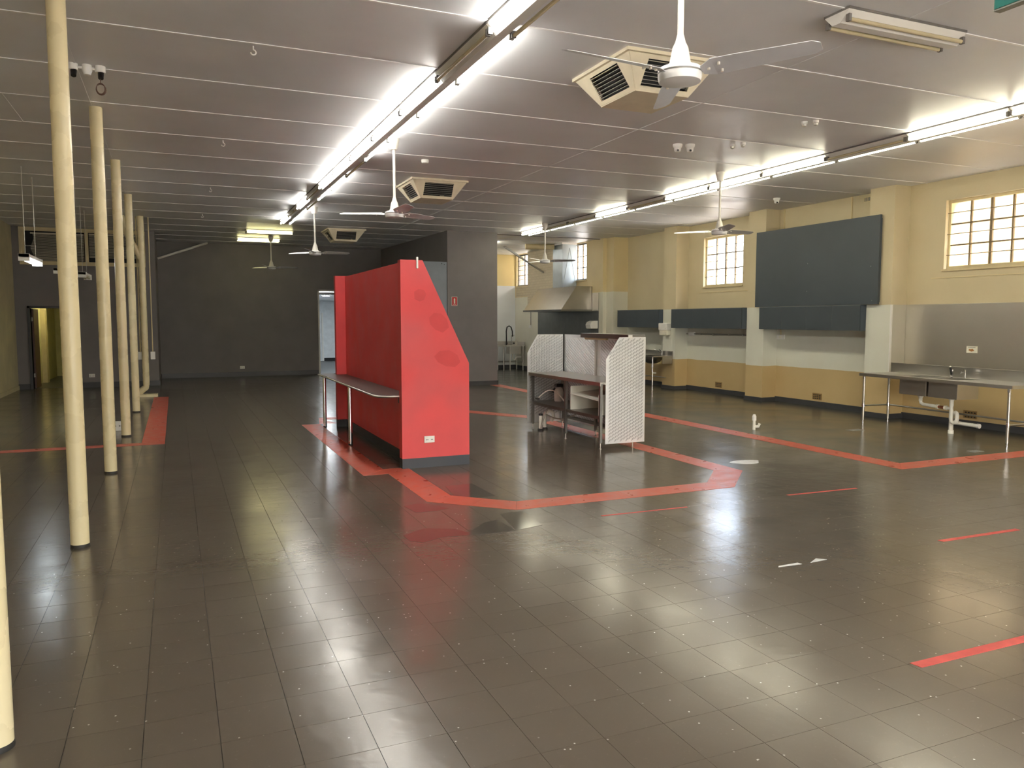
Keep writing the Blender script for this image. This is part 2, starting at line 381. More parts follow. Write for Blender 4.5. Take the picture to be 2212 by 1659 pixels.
# strip along the kitchen sheet
strip([((7.9, 19.9), (8.22, 19.9)), ((7.9, 6.6), (8.22, 6.9)), ((12.05, 6.6), (12.05, 6.9))])
# strip by the posts
strip([((-.5, 19.75), (-.19, 19.75)), ((-.5, 12.4), (-.19, 12.17))])
strip([((-.19, 12.17), (-.5, 12.4)), ((-3.7, 12.17), (-3.7, 12.4))], .23)
for a, b, w in (((3.51, 6.075), (4.42, 6.05), .022), ((5.67, 6.065), (6.57, 6.035), .03), ((5.61, 4.29), (6.52, 4.275), .045), ((3.45, 2.745), (4.36, 2.745), .062)):
    MB().prism([(a[0], a[1]-w/2), (b[0], b[1]-w/2), (b[0], b[1]+w/2), (a[0]-.01, a[1]+w/2)], 'z', -.002, .0021).build('floor_tape', 'red_tape', fl)
for pts in ([(3.93, 4.28), (4.14, 4.27), (4.13, 4.305), (3.95, 4.30)], [(4.22, 4.27), (4.39, 4.28), (4.33, 4.33)]):
    MB().prism(pts, 'z', -.002, .002).build('tile_patch', 'mark_white', fl)
# pale smear on the tiles near the loop
MB().prism([(6.52+.2*math.cos(a)*(1+.2*math.sin(3*a)), 7.72+.13*math.sin(a)) for a in [k*PI/9 for k in range(18)]], 'z', -.001, .0022).build('paint_smear', 'mark_white', fl)

# ------------------------------------------------------------------ ceiling
ce = struct(box(-3.95, 12.4, -3.2, 26.6, H+.006, H+.12).build('ceiling', 'fitting_edge'))
rows = [7.25+1.29*k for k in range(-8, 16)]
rows = [YF]+[r for r in rows if YF < r < 26.3]+[26.5]
colsx = [-3.9, -.78, 2.5, 5.4, 8.75, 12.3]
for a, b in zip(rows[:-1], rows[1:]):
    for c, d in zip(colsx[:-1], colsx[1:]):
        kit = a > 19.9 and c > 8
        box(c+.002, d-.002, a+.002, b-.002, H+random.uniform(-.001, .001), H+.006).build('ceiling_panel', 'kitchen_ceiling' if kit else 'ceiling_paint', ce)
for r in rows[1:-1]:
    box(-3.73, 12.1, r-.012, r+.012, H-.005, H).build('cover_strip', 'cover_strip', ce)
for x, y0, y1 in ((-.78, YF, 23.3), (5.4, YF, 20), (-1.6, 9.83, 11.12)):
    box(x-.009, x+.009, y0, y1, H-.004, H).build('cover_strip', 'ceiling_paint', ce)
box(8.1, 12.0, 20.18, 20.24, H-.02, H).build('cover_strip', 'fitting_edge', ce)

# ------------------------------------------------------------------ walls
wl = struct(box(-3.95, -3.73, -3.2, 23.4, 0, H).build('wall_left', 'left_wall_paint'))
D1 = (-3.40, -2.56, 0, 2.08); D2 = (4.36, 5.22, 0, 2.72)
wrl = MB().wall('y', 23.3, 23.5, -3.95, -.44, 0, H, [D1, (-3.52, -.72, 3.24, 4.1)])
wrl.box(-.66, -.44, 23.5, 26.3, 0, H); struct(wrl.build('wall_rear_left', 'charcoal_paint'))
wb = struct(MB().wall('y', 26.1, 26.3, -.66, 6.75, 0, H, [D2]).build('wall_rear', 'charcoal_paint'))
struct(MB().prism([(6.7, 19.9), (8.13, 19.9), (8.13, 26.5), (6.42, 26.5)], 'z', 0, H).build('wall_storeroom', 'charcoal_paint'))
struct(box(5.5, 6.69, 19.92, 19.96, 0, 3.32).build('wall_partition', 'grey_panel'))
pt = bpy.data.objects['wall_partition']
for xx, zz in ((6.62, 3.25), (6.55, 3.27)): MB().tube([(xx, 19.915, zz), (xx, 19.922, zz)], .012, 8).build('screw', 'black_plastic', pt)
WM = (14.6, 16.07, 2.6, 3.8); WR = (7.93, 9.44, 2.64, 3.8)
wr = struct(MB().wall('x', 12.1, 12.4, -3.2, 20.0, 0, H, [WM, WR]).build('wall_right', 'right_wall'))
for y0, y1 in ((10.15, 10.69), (13.42, 13.97), (16.68, 17.23), (6.9, 7.4), (3.6, 4.1)):
    if y0 > 9: box(11.72, 12.1, y0, y1, 0, H).build('pillar', 'right_wall', wr)
K1, K2 = (25.25, 26.3, 3.0, 4.13), (21.0, 22.5, 3.0, 4.13)
wk = struct(MB().wall('x', 11.5, 11.8, 20.0, 26.6, 0, H, [K1, K2]).build('wall_kitchen', 'kitchen_wall'))
box(11.62, 12.1, 19.6, 20.2, 0, H).build('pillar', 'kitchen_wall', wk)
box(11.46, 11.5, 23.0, 25.22, 2.2, H).build('brick_pier', 'painted_brick', wk)
box(11.485, 11.5, 25.25, 26.3, 2.62, 2.98).build('brick_pier', 'painted_brick', wk)
struct(box(8.1, 11.8, 26.4, 26.6, 0, H).build('wall_kitchen_rear', 'kitchen_rear'))
# shopfront behind the camera
SH = [(-.8+i*3.8, 1.9+i*3.8, .8, 2.5) for i in range(3)]
struct(MB().wall('y', -3.2, -3.0, -3.95, 12.4, 0, H, SH).build('wall_front', 'left_wall_paint'))
for i, s_ in enumerate(SH):
    w_ = struct(MB().wall('y', -3.14, -3.06, s_[0], s_[1], s_[2], s_[3], [(s_[0]+.05, s_[1]-.05, s_[2]+.05, s_[3]-.05)]).build('window_%d' % (10+i), 'fitting_edge'))
    box(s_[0]+.05, s_[1]-.05, -3.105, -3.098, s_[2]+.05, s_[3]-.05).build('pane', 'shop_glass', w_)
# skirtings
struct(box(-3.73, -3.71, YF, 23.3, 0, .1).build('baseboard_left', 'left_wall_paint'))
b_ = MB().box(-3.73, D1[0]-.07, 23.28, 23.3, 0, .14).box(D1[1]+.07, -.44, 23.28, 23.3, 0, .14).box(-.44, -.42, 23.28, 26.1, 0, .14)
struct(b_.build('baseboard_rear_left', 'charcoal_skirt'))
struct(MB().box(-.42, D2[0]-.06, 26.08, 26.1, 0, .14).box(D2[1]+.06, 6.45, 26.08, 26.1, 0, .14).build('baseboard_rear', 'charcoal_skirt'))
struct(MB().box(6.71, 8.15, 19.88, 19.9, 0, .12).box(8.13, 8.15, 19.88, 26.4, 0, .12).build('baseboard_storeroom', 'charcoal_skirt'))
b_ = MB()
ys = [7.0, 10.15, 10.69, 13.42, 13.97, 16.68, 17.23, 19.6]
for a, b in zip(ys[0::2], ys[1::2]): b_.box(12.08, 12.1, a, b, 0, .11)
for y0, y1 in ((10.15, 10.69), (13.42, 13.97), (16.68, 17.23)):
    b_.box(11.70, 11.72, y0-.02, y1+.02, 0, .09).box(11.72, 12.1, y0-.02, y0, 0, .09).box(11.72, 12.1, y1, y1+.02, 0, .09)
struct(b_.build('baseboard_right', 'charcoal_skirt'))
struct(MB().box(8.15, 11.5, 26.38, 26.4, 0, .14).box(11.48, 11.5, 20.2, 26.38, 0, .14).build('baseboard_kitchen', 'charcoal_skirt'))
# white corner trim on the pillar beside the steel splashback
struct(MB().box(11.705, 11.74, 10.125, 10.15, .8, 2.05).build('trim_1', 'white_paint'))
for i, y in enumerate((11.46, 13.28)): struct(box(12.075, 12.1, y-.012, y+.012, 3.6, H).build('trim_%d' % (2+i), 'cream_trim'))

# ------------------------------------------------------------------ windows on the right
def grid_window(name, xa, hole, ncol, nrow, glass, bars=True, frame='cream_trim', mun='muntin_paint'):
    y0, y1, z0, z1 = hole
    w_ = struct(MB().wall('x', xa+.08, xa+.14, y0, y1, z0, z1, [(y0+.04, y1-.04, z0+.05, z1-.05)]).build(name, frame))
    ya, yb, za, zb = y0+.04, y1-.04, z0+.05, z1-.05
    cw, rh = (yb-ya)/ncol, (zb-za)/nrow
    for i in range(1, ncol):
        t_ = .022 if i == ncol//2 else .013
        box(xa+.085, xa+.125, ya+i*cw-t_, ya+i*cw+t_, za, zb).build('muntin', mun, w_)
    for j in range(1, nrow): box(xa+.09, xa+.12, ya, yb, za+j*rh-.012, za+j*rh+.012).build('muntin', mun, w_)
    for i in range(ncol):
        for j in range(nrow):
            box(xa+.105, xa+.109, ya+i*cw+.012, ya+(i+1)*cw-.012, za+j*rh+.011, za+(j+1)*rh-.011).build('pane', glass, w_)
    if bars:
        for j in range(nrow): MB().tube([(xa+.06, y0, za+(j+.5)*rh+.01), (xa+.06, y1, za+(j+.5)*rh+.01)], .007, 6).build('security_bar', mun, w_)
    box(xa-.035, xa+.08, y0-.02, y1+.02, z0-.035, z0).build('window_sill', 'cream_trim', w_)
    return w_
grid_window('window_1', 12.1, WM, 4, 3, 'window_glass')
grid_window('window_2', 12.1, WR, 4, 3, 'frosted_glass')
grid_window('window_3', 11.5, K1, 2, 3, 'window_glass', frame='wire' if 0 else 'vent_slat')
grid_window('window_4', 11.5, K2, 4, 3, 'window_glass', frame='vent_slat')
for hole in (WM, WR):       # plaster label-mould line under the openings
    box(12.085, 12.1, hole[0]-.18, hole[1]+.22, hole[2]-.15, hole[2]-.135).build('plaster_ledge', 'cream_trim', wr)

# ------------------------------------------------------------------ rear left window band with blinds, doors, corridors
w5 = struct(MB().wall('y', 23.32, 23.40, -3.52, -.72, 3.24, 4.1, [(-3.46, -2.10, 3.29, 4.05), (-2.02, -.78, 3.29, 4.05)]).build('window_5', 'cream_trim'))
MB().wall('y', 23.27, 23.3, -3.57, -.67, 3.19, 4.14, [(-3.51, -.73, 3.24, 4.09)]).build('window_frame', 'cream_trim', w5)
for a, b in ((-3.46, -2.10), (-2.02, -.78)): box(a, b, 23.38, 23.39, 3.29, 4.05).build('pane', 'dark_void', w5)
box(-3.46, -3.28, 23.36, 23.38, 3.66, 3.69).build('muntin', 'vent_slat', w5)
def blind(x0, x1, label, jag, z_top, z_bot, n):
    t_ = thing('venetian_blind', label, 'blind', ((x0+x1)/2, 23.34, z_bot), 'venetian blinds over the doorway wall')
    for k in range(n):
        z = z_top-(z_top-z_bot)*(k+.5)/n; xa = x0+(jag*(.5+.5*math.sin(k*.33+.6)) if jag else 0)
        MB().quadbox([(xa, 23.33, z-.008), (x1, 23.33, z-.008), (x1, 23.352, z+.008), (xa, 23.352, z+.008)], .002).build('slat', 'blind_slat', t_)
    box(x0, x1, 23.325, 23.36, z_top, z_top+.03).build('head_rail', 'blind_slat', t_)
blind(-3.32, -2.12, 'beige venetian blind with ragged broken left edge, over the dark doorway wall', .07, 3.98, 3.30, 24)
blind(-2.0, -.80, 'pale venetian blind hanging straight, behind the row of posts', 0, 4.0, 3.40, 20)

d1 = struct(MB().box(D1[0]-.06, D1[0], 23.26, 23.52, 0, D1[3]+.06).box(D1[1], D1[1]+.06, 23.26, 23.52, 0, D1[3]+.06).box(D1[0]-.06, D1[1]+.06, 23.26, 23.52, D1[3], D1[3]+.06).build('door_1', 'charcoal_skirt'))
box(D1[0]+.0, D1[0]+.04, 23.52, 24.28, .01, D1[3]-.01).build('door_leaf', 'wire', d1)
for z in (.3, 1.75): box(D1[0]+.0, D1[0]+.02, 23.44, 23.54, z, z+.1).build('hinge', 'chain', d1)
struct(MB().box(-3.75, -3.5, 23.5, 28.5, 0, 2.6).box(-2.4, -2.2, 23.5, 28.5, 0, 2.6).box(-3.75, -2.2, 28.5, 28.7, 0, 2.6).box(-3.75, -2.2, 23.5, 28.7, 2.5, 2.6).build('wall_corridor', 'corridor_paint'))
wc = bpy.data.objects['wall_corridor']
box(-3.5, -3.38, 25.6, 25.95, 0, 2.5).build('pier', 'cream_trim', wc)
box(-3.5, -2.4, 23.5, 28.5, -.003, .002).build('floor_sheet', 'corridor_floor', wc)
cl = thing('corridor_light', 'yellow tube light on the ceiling of the corridor behind the open door', 'light', (-2.9, 25.2, 2.5))
box(-2.96, -2.84, 24.9, 25.5, 2.46, 2.5).build('body', 'fitting_white', cl); box(-2.93, -2.87, 24.92, 25.48, 2.43, 2.46).build('diffuser', 'corridor_lamp', cl)

d2 = struct(MB().box(D2[0]-.05, D2[0], 26.06, 26.34, 0, D2[3]+.05).box(D2[1], D2[1]+.05, 26.06, 26.34, 0, D2[3]+.05).box(D2[0]-.05, D2[1]+.05, 26.06, 26.34, D2[3], D2[3]+.05).build('door_2', 'white_paint'))
struct(MB().box(3.9, 4.1, 26.3, 34.6, 0, 2.7).box(7.6, 7.8, 26.6, 34.6, 0, 2.7).box(5.3, 7.8, 26.5, 26.62, 0, 2.7).box(3.9, 7.8, 34.6, 34.8, 0, 2.7).box(3.9, 7.8, 26.3, 34.8, 2.62, 2.7).box(6.5, 7.6, 31.6, 34.6, 2.25, 2.62).build('wall_back_room', 'corridor_white'))
wbr = bpy.data.objects['wall_back_room']
box(4.1, 7.6, 26.3, 34.6, -.003, .002).build('floor_sheet', 'corridor_floor', wbr)
MB().box(5.86, 5.93, 34.55, 34.6, 0, 2.1).box(6.62, 6.68, 34.55, 34.6, 0, 2.1).build('door_frame', 'white_paint', wbr)
box(5.95, 6.6, 34.57, 34.6, 0, .14).build('kick_strip', 'black_plastic', wbr)
dl = thing('downlight', 'round white downlight in the ceiling of the room behind the white doorway', 'light', (4.76, 27.1, 2.6))
MB().lathe([(.15, 2.62), (.15, 2.605), (.11, 2.6)], (4.76, 27.1)).build('rim', 'white_plastic', dl, True)
MB().lathe([(.11, 2.603), (.11, 2.597)], (4.76, 27.1)).build('lens', 'downlight', dl)
dl2 = copy_tree(dl, (6.3, 31.0, 2.6), label='round white downlight deep inside the room behind the white doorway')

# ------------------------------------------------------------------ steel posts
def post(x, y, label, group):
    t_ = thing('steel_post', label, 'post', (x, y, 0), group)
    MB().tube([(x, y, 0), (x, y, .004), (x, y, H)], .067, 28).build('shaft', 'post_cream', t_, True)
    MB().lathe([(.07, 0), (.07, .01), (.067, .025)], (x, y), 28).build('base_ring', 'grout', t_, True)
for y, lab in ((3.70, 'cream round steel post with chipped foot, the last one away from the drainpipe'), (6.86, 'cream round steel post beside the ceiling sensor bar with wire coil'),
               (10.08, 'cream round steel post just in front of the thin red floor strip'), (13.22, 'cream round steel post beside the white floor power box'), (16.65, 'cream round steel post next to the slanting drainpipe')):
    post(-.74, y, lab, 'row of cream posts')
dp = thing('drain_pipe', 'cream drainpipe with slanting branch and elbow foot near dark wall end', 'pipe', (-.64, 20.0, 0))
MB().tube([(-.66, 20.0, .28), (-.66, 20.0, H)], .072, 20).build('stack', 'post_cream', dp, True)
MB().tube([(-.66, 20.0, 3.15), (-.70, 20, 3.25), (-.95, 20.0, 3.75), (-1.05, 20, H)], .065, 16).build('branch', 'post_cream', dp, True)
MB().tube([(-.66, 20.0, .3), (-.67, 20.0, .22), (-.85, 20, .07), (-.9, 20, .03)], .072, 16).build('elbow', 'post_cream', dp, True)
box(-.95, -.42, 19.86, 20.14, 0, .06).build('foot_block', 'post_cream', dp)
for x, lab in ((-.76, 'white conduit with isolator box left of the cream drainpipe'), (-.50, 'white conduit with isolator box right of the cream drainpipe')):
    c_ = thing('switch_conduit', lab, 'conduit', (x, 20.1, .85))
    MB().tube([(x, 20.12, 1.0), (x, 20.12, H)], .012, 8).build('conduit', 'cream_trim', c_, True)
    box(x-.05, x+.05, 20.09, 20.15, .86, 1.04).build('switch_box', 'white_plastic', c_, bevel=.008)

# ------------------------------------------------------------------ fluorescent fittings
def fitting(loc, along, left, right, label, group, tubemat='tube_white', length=1.34):
    """twin batten: wedge body, a tube on either side; along 'y' or 'x'"""
    t_ = thing('fluorescent_light', label, 'light', loc, group)
    x, y, z = loc; L_ = length/2-.004
    def mk(pts, a, b): return MB().prism([(p[0], p[1]) for p in pts], 'y', a, b)
    def put(mb, name, mat, parent, smooth=False):
        if along == 'x': mb.v = [(v[1], -v[0], v[2]) for v in mb.v]
        return mb.build(name, mat, parent, smooth, local=True)
    put(mk([(-.13, 0), (.13, 0), (.13, -.018), (-.13, -.018)], -L_, L_), 'top_plate', 'fitting_edge', t_)  # flange coloured dark to stand in for the shadow gap at the ceiling
    body = put(mk([(-.122, -.018), (.122, -.018), (.04, -.10), (-.04, -.10)], -L_, L_), 'reflector', 'fitting_white', t_)
    for s_ in (-1, 1):
        for e in (-1, 1):
            put(MB().box(s_*.102-.018, s_*.102+.018, e*(L_-.02)-.012, e*(L_-.02)+.012, -.105, -.05), 'lampholder', 'fitting_edge', t_)
        on = left if s_ < 0 else right
        put(MB().tube([(s_*.104, -L_+.035, -.088), (s_*.104, L_-.035, -.088)], .016, 10), 'tube', tubemat if on else 'tube_off', t_, True)
    return t_
gl = 'fluorescent lights in the strip over the red servery'
LL = [1, 1, 1, 1, 0, 1, 1, 1, 1, 1, 0, 1, 0, 1]; LR = [1, 1, 1, 0, 1, 1, 1, 1, 0, 1, 1, 0, 1, 0]
ym = [.64+1.34*k for k in range(14)]
LLs = {4: 0, 10: 0, 12: 0}; 
for k in range(14):
    y = .64+1.34*k+.67
    l_ = not (abs(y-6.67) < .3 or abs(y-14.71) < .3 or abs(y-17.39) < .3)
    r__ = not (abs(y-5.33) < .3 or abs(y-12.03) < .3 or abs(y-16.05) < .3)
    state = 'both tubes lit' if l_ and r__ else 'left tube dead' if r__ else 'right tube dead' if l_ else 'no tube lit'
    fitting((2.485, y, H), 'y', l_, r__, 'white twin fluorescent light with %s in the ceiling strip beside the red servery' % state, gl+', '+state, 'tube_white')
for k in range(12):
    y = 6.0+1.34*(k-2)+.67
    l_ = not (abs(y-8.01) < .3 or abs(y-13.37) < .3 or abs(y-16.05) < .3 or abs(y-17.39) < .3)
    state = 'both tubes lit' if l_ else 'only its right tube lit'
    fitting((8.74, y, H), 'y', l_, True, 'warm twin fluorescent light, %s, in the strip along the kitchen side' % state, 'fluorescent lights in the kitchen side strip, '+state, 'tube_warm')
fitting((8.85, 22.6, H), 'y', True, True, 'added twin fluorescent light brightening the kitchen, unseen behind the storeroom wall', None, 'tube_white', 1.3)  # unseen extra fitting, added to brighten the kitchen
fitting((8.85, 24.6, H), 'y', True, True, 'added twin fluorescent light brightening the kitchen, unseen next to the rear wall', None, 'tube_white', 1.3)  # second added fitting, out of view, for more kitchen light
fitting((5.42, 4.74, H), 'x', False, False, 'unlit twin fluorescent light set crosswise beside the green exit sign', None, 'tube_white', 1.3)
fitting((2.37, 21.72, H), 'x', False, True, 'yellow lit crosswise fluorescent light, second from the dark rear wall', None, 'tube_yellow', 1.22)
fitting((2.29, 23.85, H), 'x', True, True, 'yellow glowing twin fluorescent light closest to the dark rear wall', None, 'tube_yellow', 1.22)
def hanging(x, y, z, lab, lit, L_=1.35):
    t_ = thing('hanging_light', lab, 'light', (x, y, z))
    box(x-.07, x+.07, y, y+L_, z, z+.05).build('body', 'fitting_white', t_)
    for yy in (y, y+L_-.06): box(x-.075, x+.075, yy, yy+.06, z-.06, z+.055).build('end_cap', 'white_plastic', t_)
    for s_ in (-.035, .035): MB().tube([(x+s_, y+.06, z-.03), (x+s_, y+L_-.06, z-.03)], .016, 8).build('tube', 'tube_cool' if lit else 'tube_off', t_, True)
    for yy in (y+.15, y+L_-.2):
        MB().tube([(x, yy, z+.05), (x, yy, H)], .005, 5).build('chain', 'chain', t_)
hanging(-2.12, 14.2, 2.75, 'lit white tube light hanging on chains in front of the ragged blind', True)
hanging(-2.12, 18.0, 2.76, 'hanging white tube light behind the post, farther than the brightly lit one', False)
hanging(-1.74, 18.5, 2.72, 'small hanging white tube light between two cream posts', False, 1.2)

# ------------------------------------------------------------------ ceiling fans
def make_fan(loc, blade0, label, hz, R_=.75):
    x, y = loc; t_ = thing('ceiling_fan', label, 'fan', (x, y, hz), 'ceiling fans')
    MB().lathe([(.075, H), (.075, H-.02), (.05, H-.14), (.02, H-.14)], loc, 20).build('canopy', 'fan_white', t_, True)
    MB().tube([(x, y, H-.13), (x, y, hz+.2)], .018, 10).build('rod', 'fan_white', t_, True)
    MB().lathe([(.02, hz+.24), (.03, hz+.2), (.045, hz+.17), (.06, hz+.09), (.075, hz+.06)], loc, 18).build('upper_cover', 'fan_white', t_, True)
    mo = MB().lathe([(.06, hz+.07), (.118, hz+.055), (.125, hz+.045), (.125, hz+.005), (.118, hz-.02), (.05, hz-.03)], loc, 26).build('motor', 'fan_motor', t_, True)
    MB().lathe([(.1265, hz+.033), (.1265, hz+.024)], loc, 26).build('band', 'vent_slat', mo, True)
    for k in range(3):
        a = math.radians(blade0+120*k); ca, sa = math.cos(a), math.sin(a)
        def P(r, w, z): return (x+r*ca-w*sa, y+r*sa+w*ca, z)
        mb = MB(); st = [(.13, .035, .045), (.2, .075, .055), (.35, .072, .058), (.55, .062, .06), (R_-.04, .055, .062), (R_, .03, .062)]
        vs = []
        for r, w, z in st:
            tw = .10
            for th in (-.0015, .0015): vs += [P(r, -w, hz+z-.02+w*tw*3+th), P(r, w, hz+z-.02-w*tw*3+th)]
        fs = []
        for i in range(len(st)-1):
            b = 4*i; fs += [(b, b+1, b+5, b+4), (b+2, b+6, b+7, b+3), (b, b+4, b+6, b+2), (b+1, b+3, b+7, b+5)]
        fs += [(0, 2, 3, 1), (4*(len(st)-1), 4*(len(st)-1)+1, 4*(len(st)-1)+3, 4*(len(st)-1)+2)]
        bl = mb.add(vs, fs).build('blade', 'fan_blade', t_)
        for r, w in ((.17, 0), (.235, .035), (.235, -.03)):
            c = P(r, w, hz+.02-w*.3)
            MB().tube([c, (c[0], c[1], c[2]+.02)], .009, 6).build('rivet', 'fan_white', bl)
    return t_
make_fan((2.70, 3.84), 64, 'large white ceiling fan hanging beneath the rusty cream air vent', 3.15, .77)
make_fan((2.72, 10.25), 150, 'white ceiling fan on long rod, beside the lit strip above the red servery', 3.15)
make_fan((2.77, 16.95), 127, 'white ceiling fan between the lit strip end and the smallest air vent', 3.17)
make_fan((2.58, 23.36), 127, 'white ceiling fan hanging beside the yellow lights by the dark rear wall', 3.25)
make_fan((8.15, 10.43), 127, 'white ceiling fan hanging in front of the middle cream wall window', 3.18)
make_fan((8.42, 17.5), -23, 'white ceiling fan hanging before the steel hood at the kitchen entrance', 3.2)

# ------------------------------------------------------------------ air vents
def vent(x0, y0, label):
    t_ = thing('air_vent', label, 'vent', (x0+.47, y0+.49, 3.84))
    x1, y1 = x0+.94, y0+.98; ins = .18; zt, zb = H-.03, 3.86
    MB().wall('y', 0, 0, 0, 0, 0, 0, [])
    box(x0-.03, x1+.03, y0-.03, y1+.03, H-.03, H).build('flange', 'vent_cream', t_)
    A = [(x0, y0), (x1, y0), (x1, y1), (x0, y1)]; B = [(x0+ins, y0+ins), (x1-ins, y0+ins), (x1-ins, y1-ins), (x0+ins, y1-ins)]
    MB().prism(B, 'z', zb-.012, zb).build('base_plate', 'vent_cream', t_)
    for k in range(4):
        a, b = A[k], A[(k+1) % 4]; c, d = B[(k+1) % 4], B[k]
        Q = [Vector((*a, zt)), Vector((*b, zt)), Vector((*c, zb)), Vector((*d, zb))]
        nrm = (Q[1]-Q[0]).cross(Q[2]-Q[0]).normalized()
        if nrm.z > 0: nrm = -nrm
        def S(u, v, dep=0): return (Q[0].lerp(Q[1], u)).lerp(Q[3].lerp(Q[2], u), v)+nrm*dep
        # inner rectangle in (u at given v) so the grille is upright-sided
        def U(v, s_): # parameter u for a constant offset from the middle
            top, bot = (Q[1]-Q[0]).length, (Q[2]-Q[3]).length; w = top+(bot-top)*v; return .5+s_*.255/w
        g_ = MB(); v0, v1 = .12, .88
        def strip_(P4): g_.quadbox(P4, .012)
        strip_([S(0, 0), S(1, 0), S(1-.0, v0), S(0, v0)]); strip_([S(0, v1), S(1, v1), S(1, 1), S(0, 1)])
        strip_([S(0, v0), S(U(v0, -1), v0), S(U(v1, -1), v1), S(0, v1)]); strip_([S(U(v0, 1), v0), S(1, v0), S(1, v1), S(U(v1, 1), v1)])
        gr = g_.build('grille_side', 'vent_cream', t_)
        MB().quadbox([S(U(v0, -1)-.02, v0-.03, -.05), S(U(v0, 1)+.02, v0-.03, -.05), S(U(v1, 1)+.02, v1+.03, -.05), S(U(v1, -1)-.02, v1+.03, -.05)], .004).build('backing', 'dark_void', gr)
        for j in range(7):
            v = v0+(v1-v0)*(j+.6)/7.2
            MB().quadbox([S(U(v, -1), v-.015, .0), S(U(v, 1), v-.015, .0), S(U(v, 1), v+.02, -.03), S(U(v, -1), v+.02, -.03)], .003).build('slat', 'louvre' if j else 'vent_cream', gr)
vent(3.72, 6.05, 'large stained cream ceiling air vent with louvres above the fan near unlit twin light')
vent(3.72, 12.8, 'cream square ceiling air vent with louvres, beside the small round detector')
vent(3.72, 20.6, 'cream square ceiling air vent close to the dark storeroom wall')

# ------------------------------------------------------------------ small ceiling things
for i, (x, y) in enumerate(((.7, 7.3), (.66, 11.2), (.66, 15.2), (.64, 19.05))):
    hk = MB().tube([(x, y, H-.007), (x, y, H-.04)]+[(x+.022*math.cos(a)-.022*0, y, H-.062+.022*math.sin(a)) for a in [PI/2-k*PI/7*1.45 for k in range(8)]], .006, 6)
    tag(hk.build('ceiling_hook', 'white_paint', None, True), 'white screw hook in a ceiling cover strip, in a line of hooks', 'hook', 'ceiling hooks')
def camera_dome(x, y, lab):
    t_ = thing('security_camera', lab, 'camera', (x, y, H-.1))
    MB().lathe([(.065, H), (.065, H-.02), (.05, H-.05), (.045, H-.055)], (x, y), 16).build('base', 'white_plastic', t_, True)
    MB().lathe([(.044, H-.05), (.046, H-.075), (.035, H-.1), (.01, H-.11)], (x, y), 16).build('ball', 'white_plastic', t_, True)
    MB().tube([(x-.02, y-.035, H-.085), (x-.025, y-.05, H-.09)], .014, 8).build('lens', 'black_plastic', t_)
camera_dome(6.34, 9.04, 'white dome camera, left of the pair by the wiring on the ceiling')
camera_dome(6.50, 8.98, 'white dome camera, right of the pair, with a hanging wire stub')
camera_dome(10.87, 12.17, 'white dome camera alone on the ceiling above the blackboard')
for x, y, lab in ((7.02, 8.74, 'small white ceiling sensor just behind the paired dome cameras'), (7.08, 8.60, 'small white ceiling sensor second behind the paired dome cameras'), (7.02, 7.42, 'small white ceiling sensor of the pair nearer the kitchen strip'), (7.10, 7.32, 'second small white ceiling sensor of the pair nearer the kitchen strip')):
    t_ = thing('ceiling_sensor', lab, 'sensor', (x, y, H-.06))
    MB().lathe([(.035, H), (.035, H-.03), (.028, H-.035)], (x, y), 14).build('base', 'white_plastic', t_, True)
    MB().lathe([(.03, H-.03), (.026, H-.055), (.01, H-.065)], (x, y), 14).build('dome', 'chain', t_, True)
t_ = thing('smoke_detector', 'small round white smoke detector between fan and air vent', 'detector', (3.49, 11.37, H-.05))
MB().lathe([(.055, H), (.055, H-.03), (.045, H-.05), (.02, H-.055)], (3.49, 11.37), 18).build('base', 'white_plastic', t_, True)
MB().lathe([(.05, H-.002), (.06, H-.006)], (3.49, 11.37), 18).build('rim', 'cover_strip', t_, True)
t_ = thing('sensor_cluster', 'white sensor light bar with two black heads beside the posts', 'sensor', (-.68, 8.47, H-.1))
for x in (-.80, -.68, -.57): MB().lathe([(.045, H), (.045, H-.055), (.04, H-.06)] if x != -.68 else [(.04, H), (.045, H-.05), (.03, H-.09), (.01, H-.095)], (x, 8.47), 16).build('housing', 'white_plastic', t_, True)
MB().tube([(-.80, 8.47, H-.03), (-.57, 8.47, H-.03)], .012, 8).build('bar', 'white_plastic', t_)
for x in (-.79, -.565):
    hd = MB().tube([(x, 8.46, H-.06), (x, 8.43, H-.12)], [.028, .024], 10).build('head', 'black_plastic', t_, True)
t_ = MB()
for q in range(3): t_.tube([(-.57+.035*math.cos(a)*(1+.1*q), 8.44+.02*q, H-.21+.05*math.sin(a)) for a in [k*PI/8 for k in range(17)]], .004, 5, False)
t_.tube([(-.57, 8.44, H-.09), (-.57, 8.44, H-.16)], .004, 5)
tag(t_.build('wire_coil', 'wire', None, True), 'brown coil of loose wire dangling below the black sensor head', 'wire')
t_ = thing('exit_sign', 'teal green exit sign box hanging from the ceiling by the unlit twin light', 'sign', (4.8, 3.25, 3.72))
box(4.78, 4.84, 2.98, 3.46, 3.7, 3.93).build('case', 'metal_grate', t_)
box(4.772, 4.782, 2.99, 3.45, 3.71, 3.92).build('face', 'sign_green', t_)
box(4.768, 4.773, 3.05, 3.30, 3.755, 3.90).build('pictogram', 'white_plastic', t_)
for y in (3.05, 3.4): MB().tube([(4.81, y, 3.93), (4.81, y, H)], .006, 6).build('hanger', 'chain', t_)
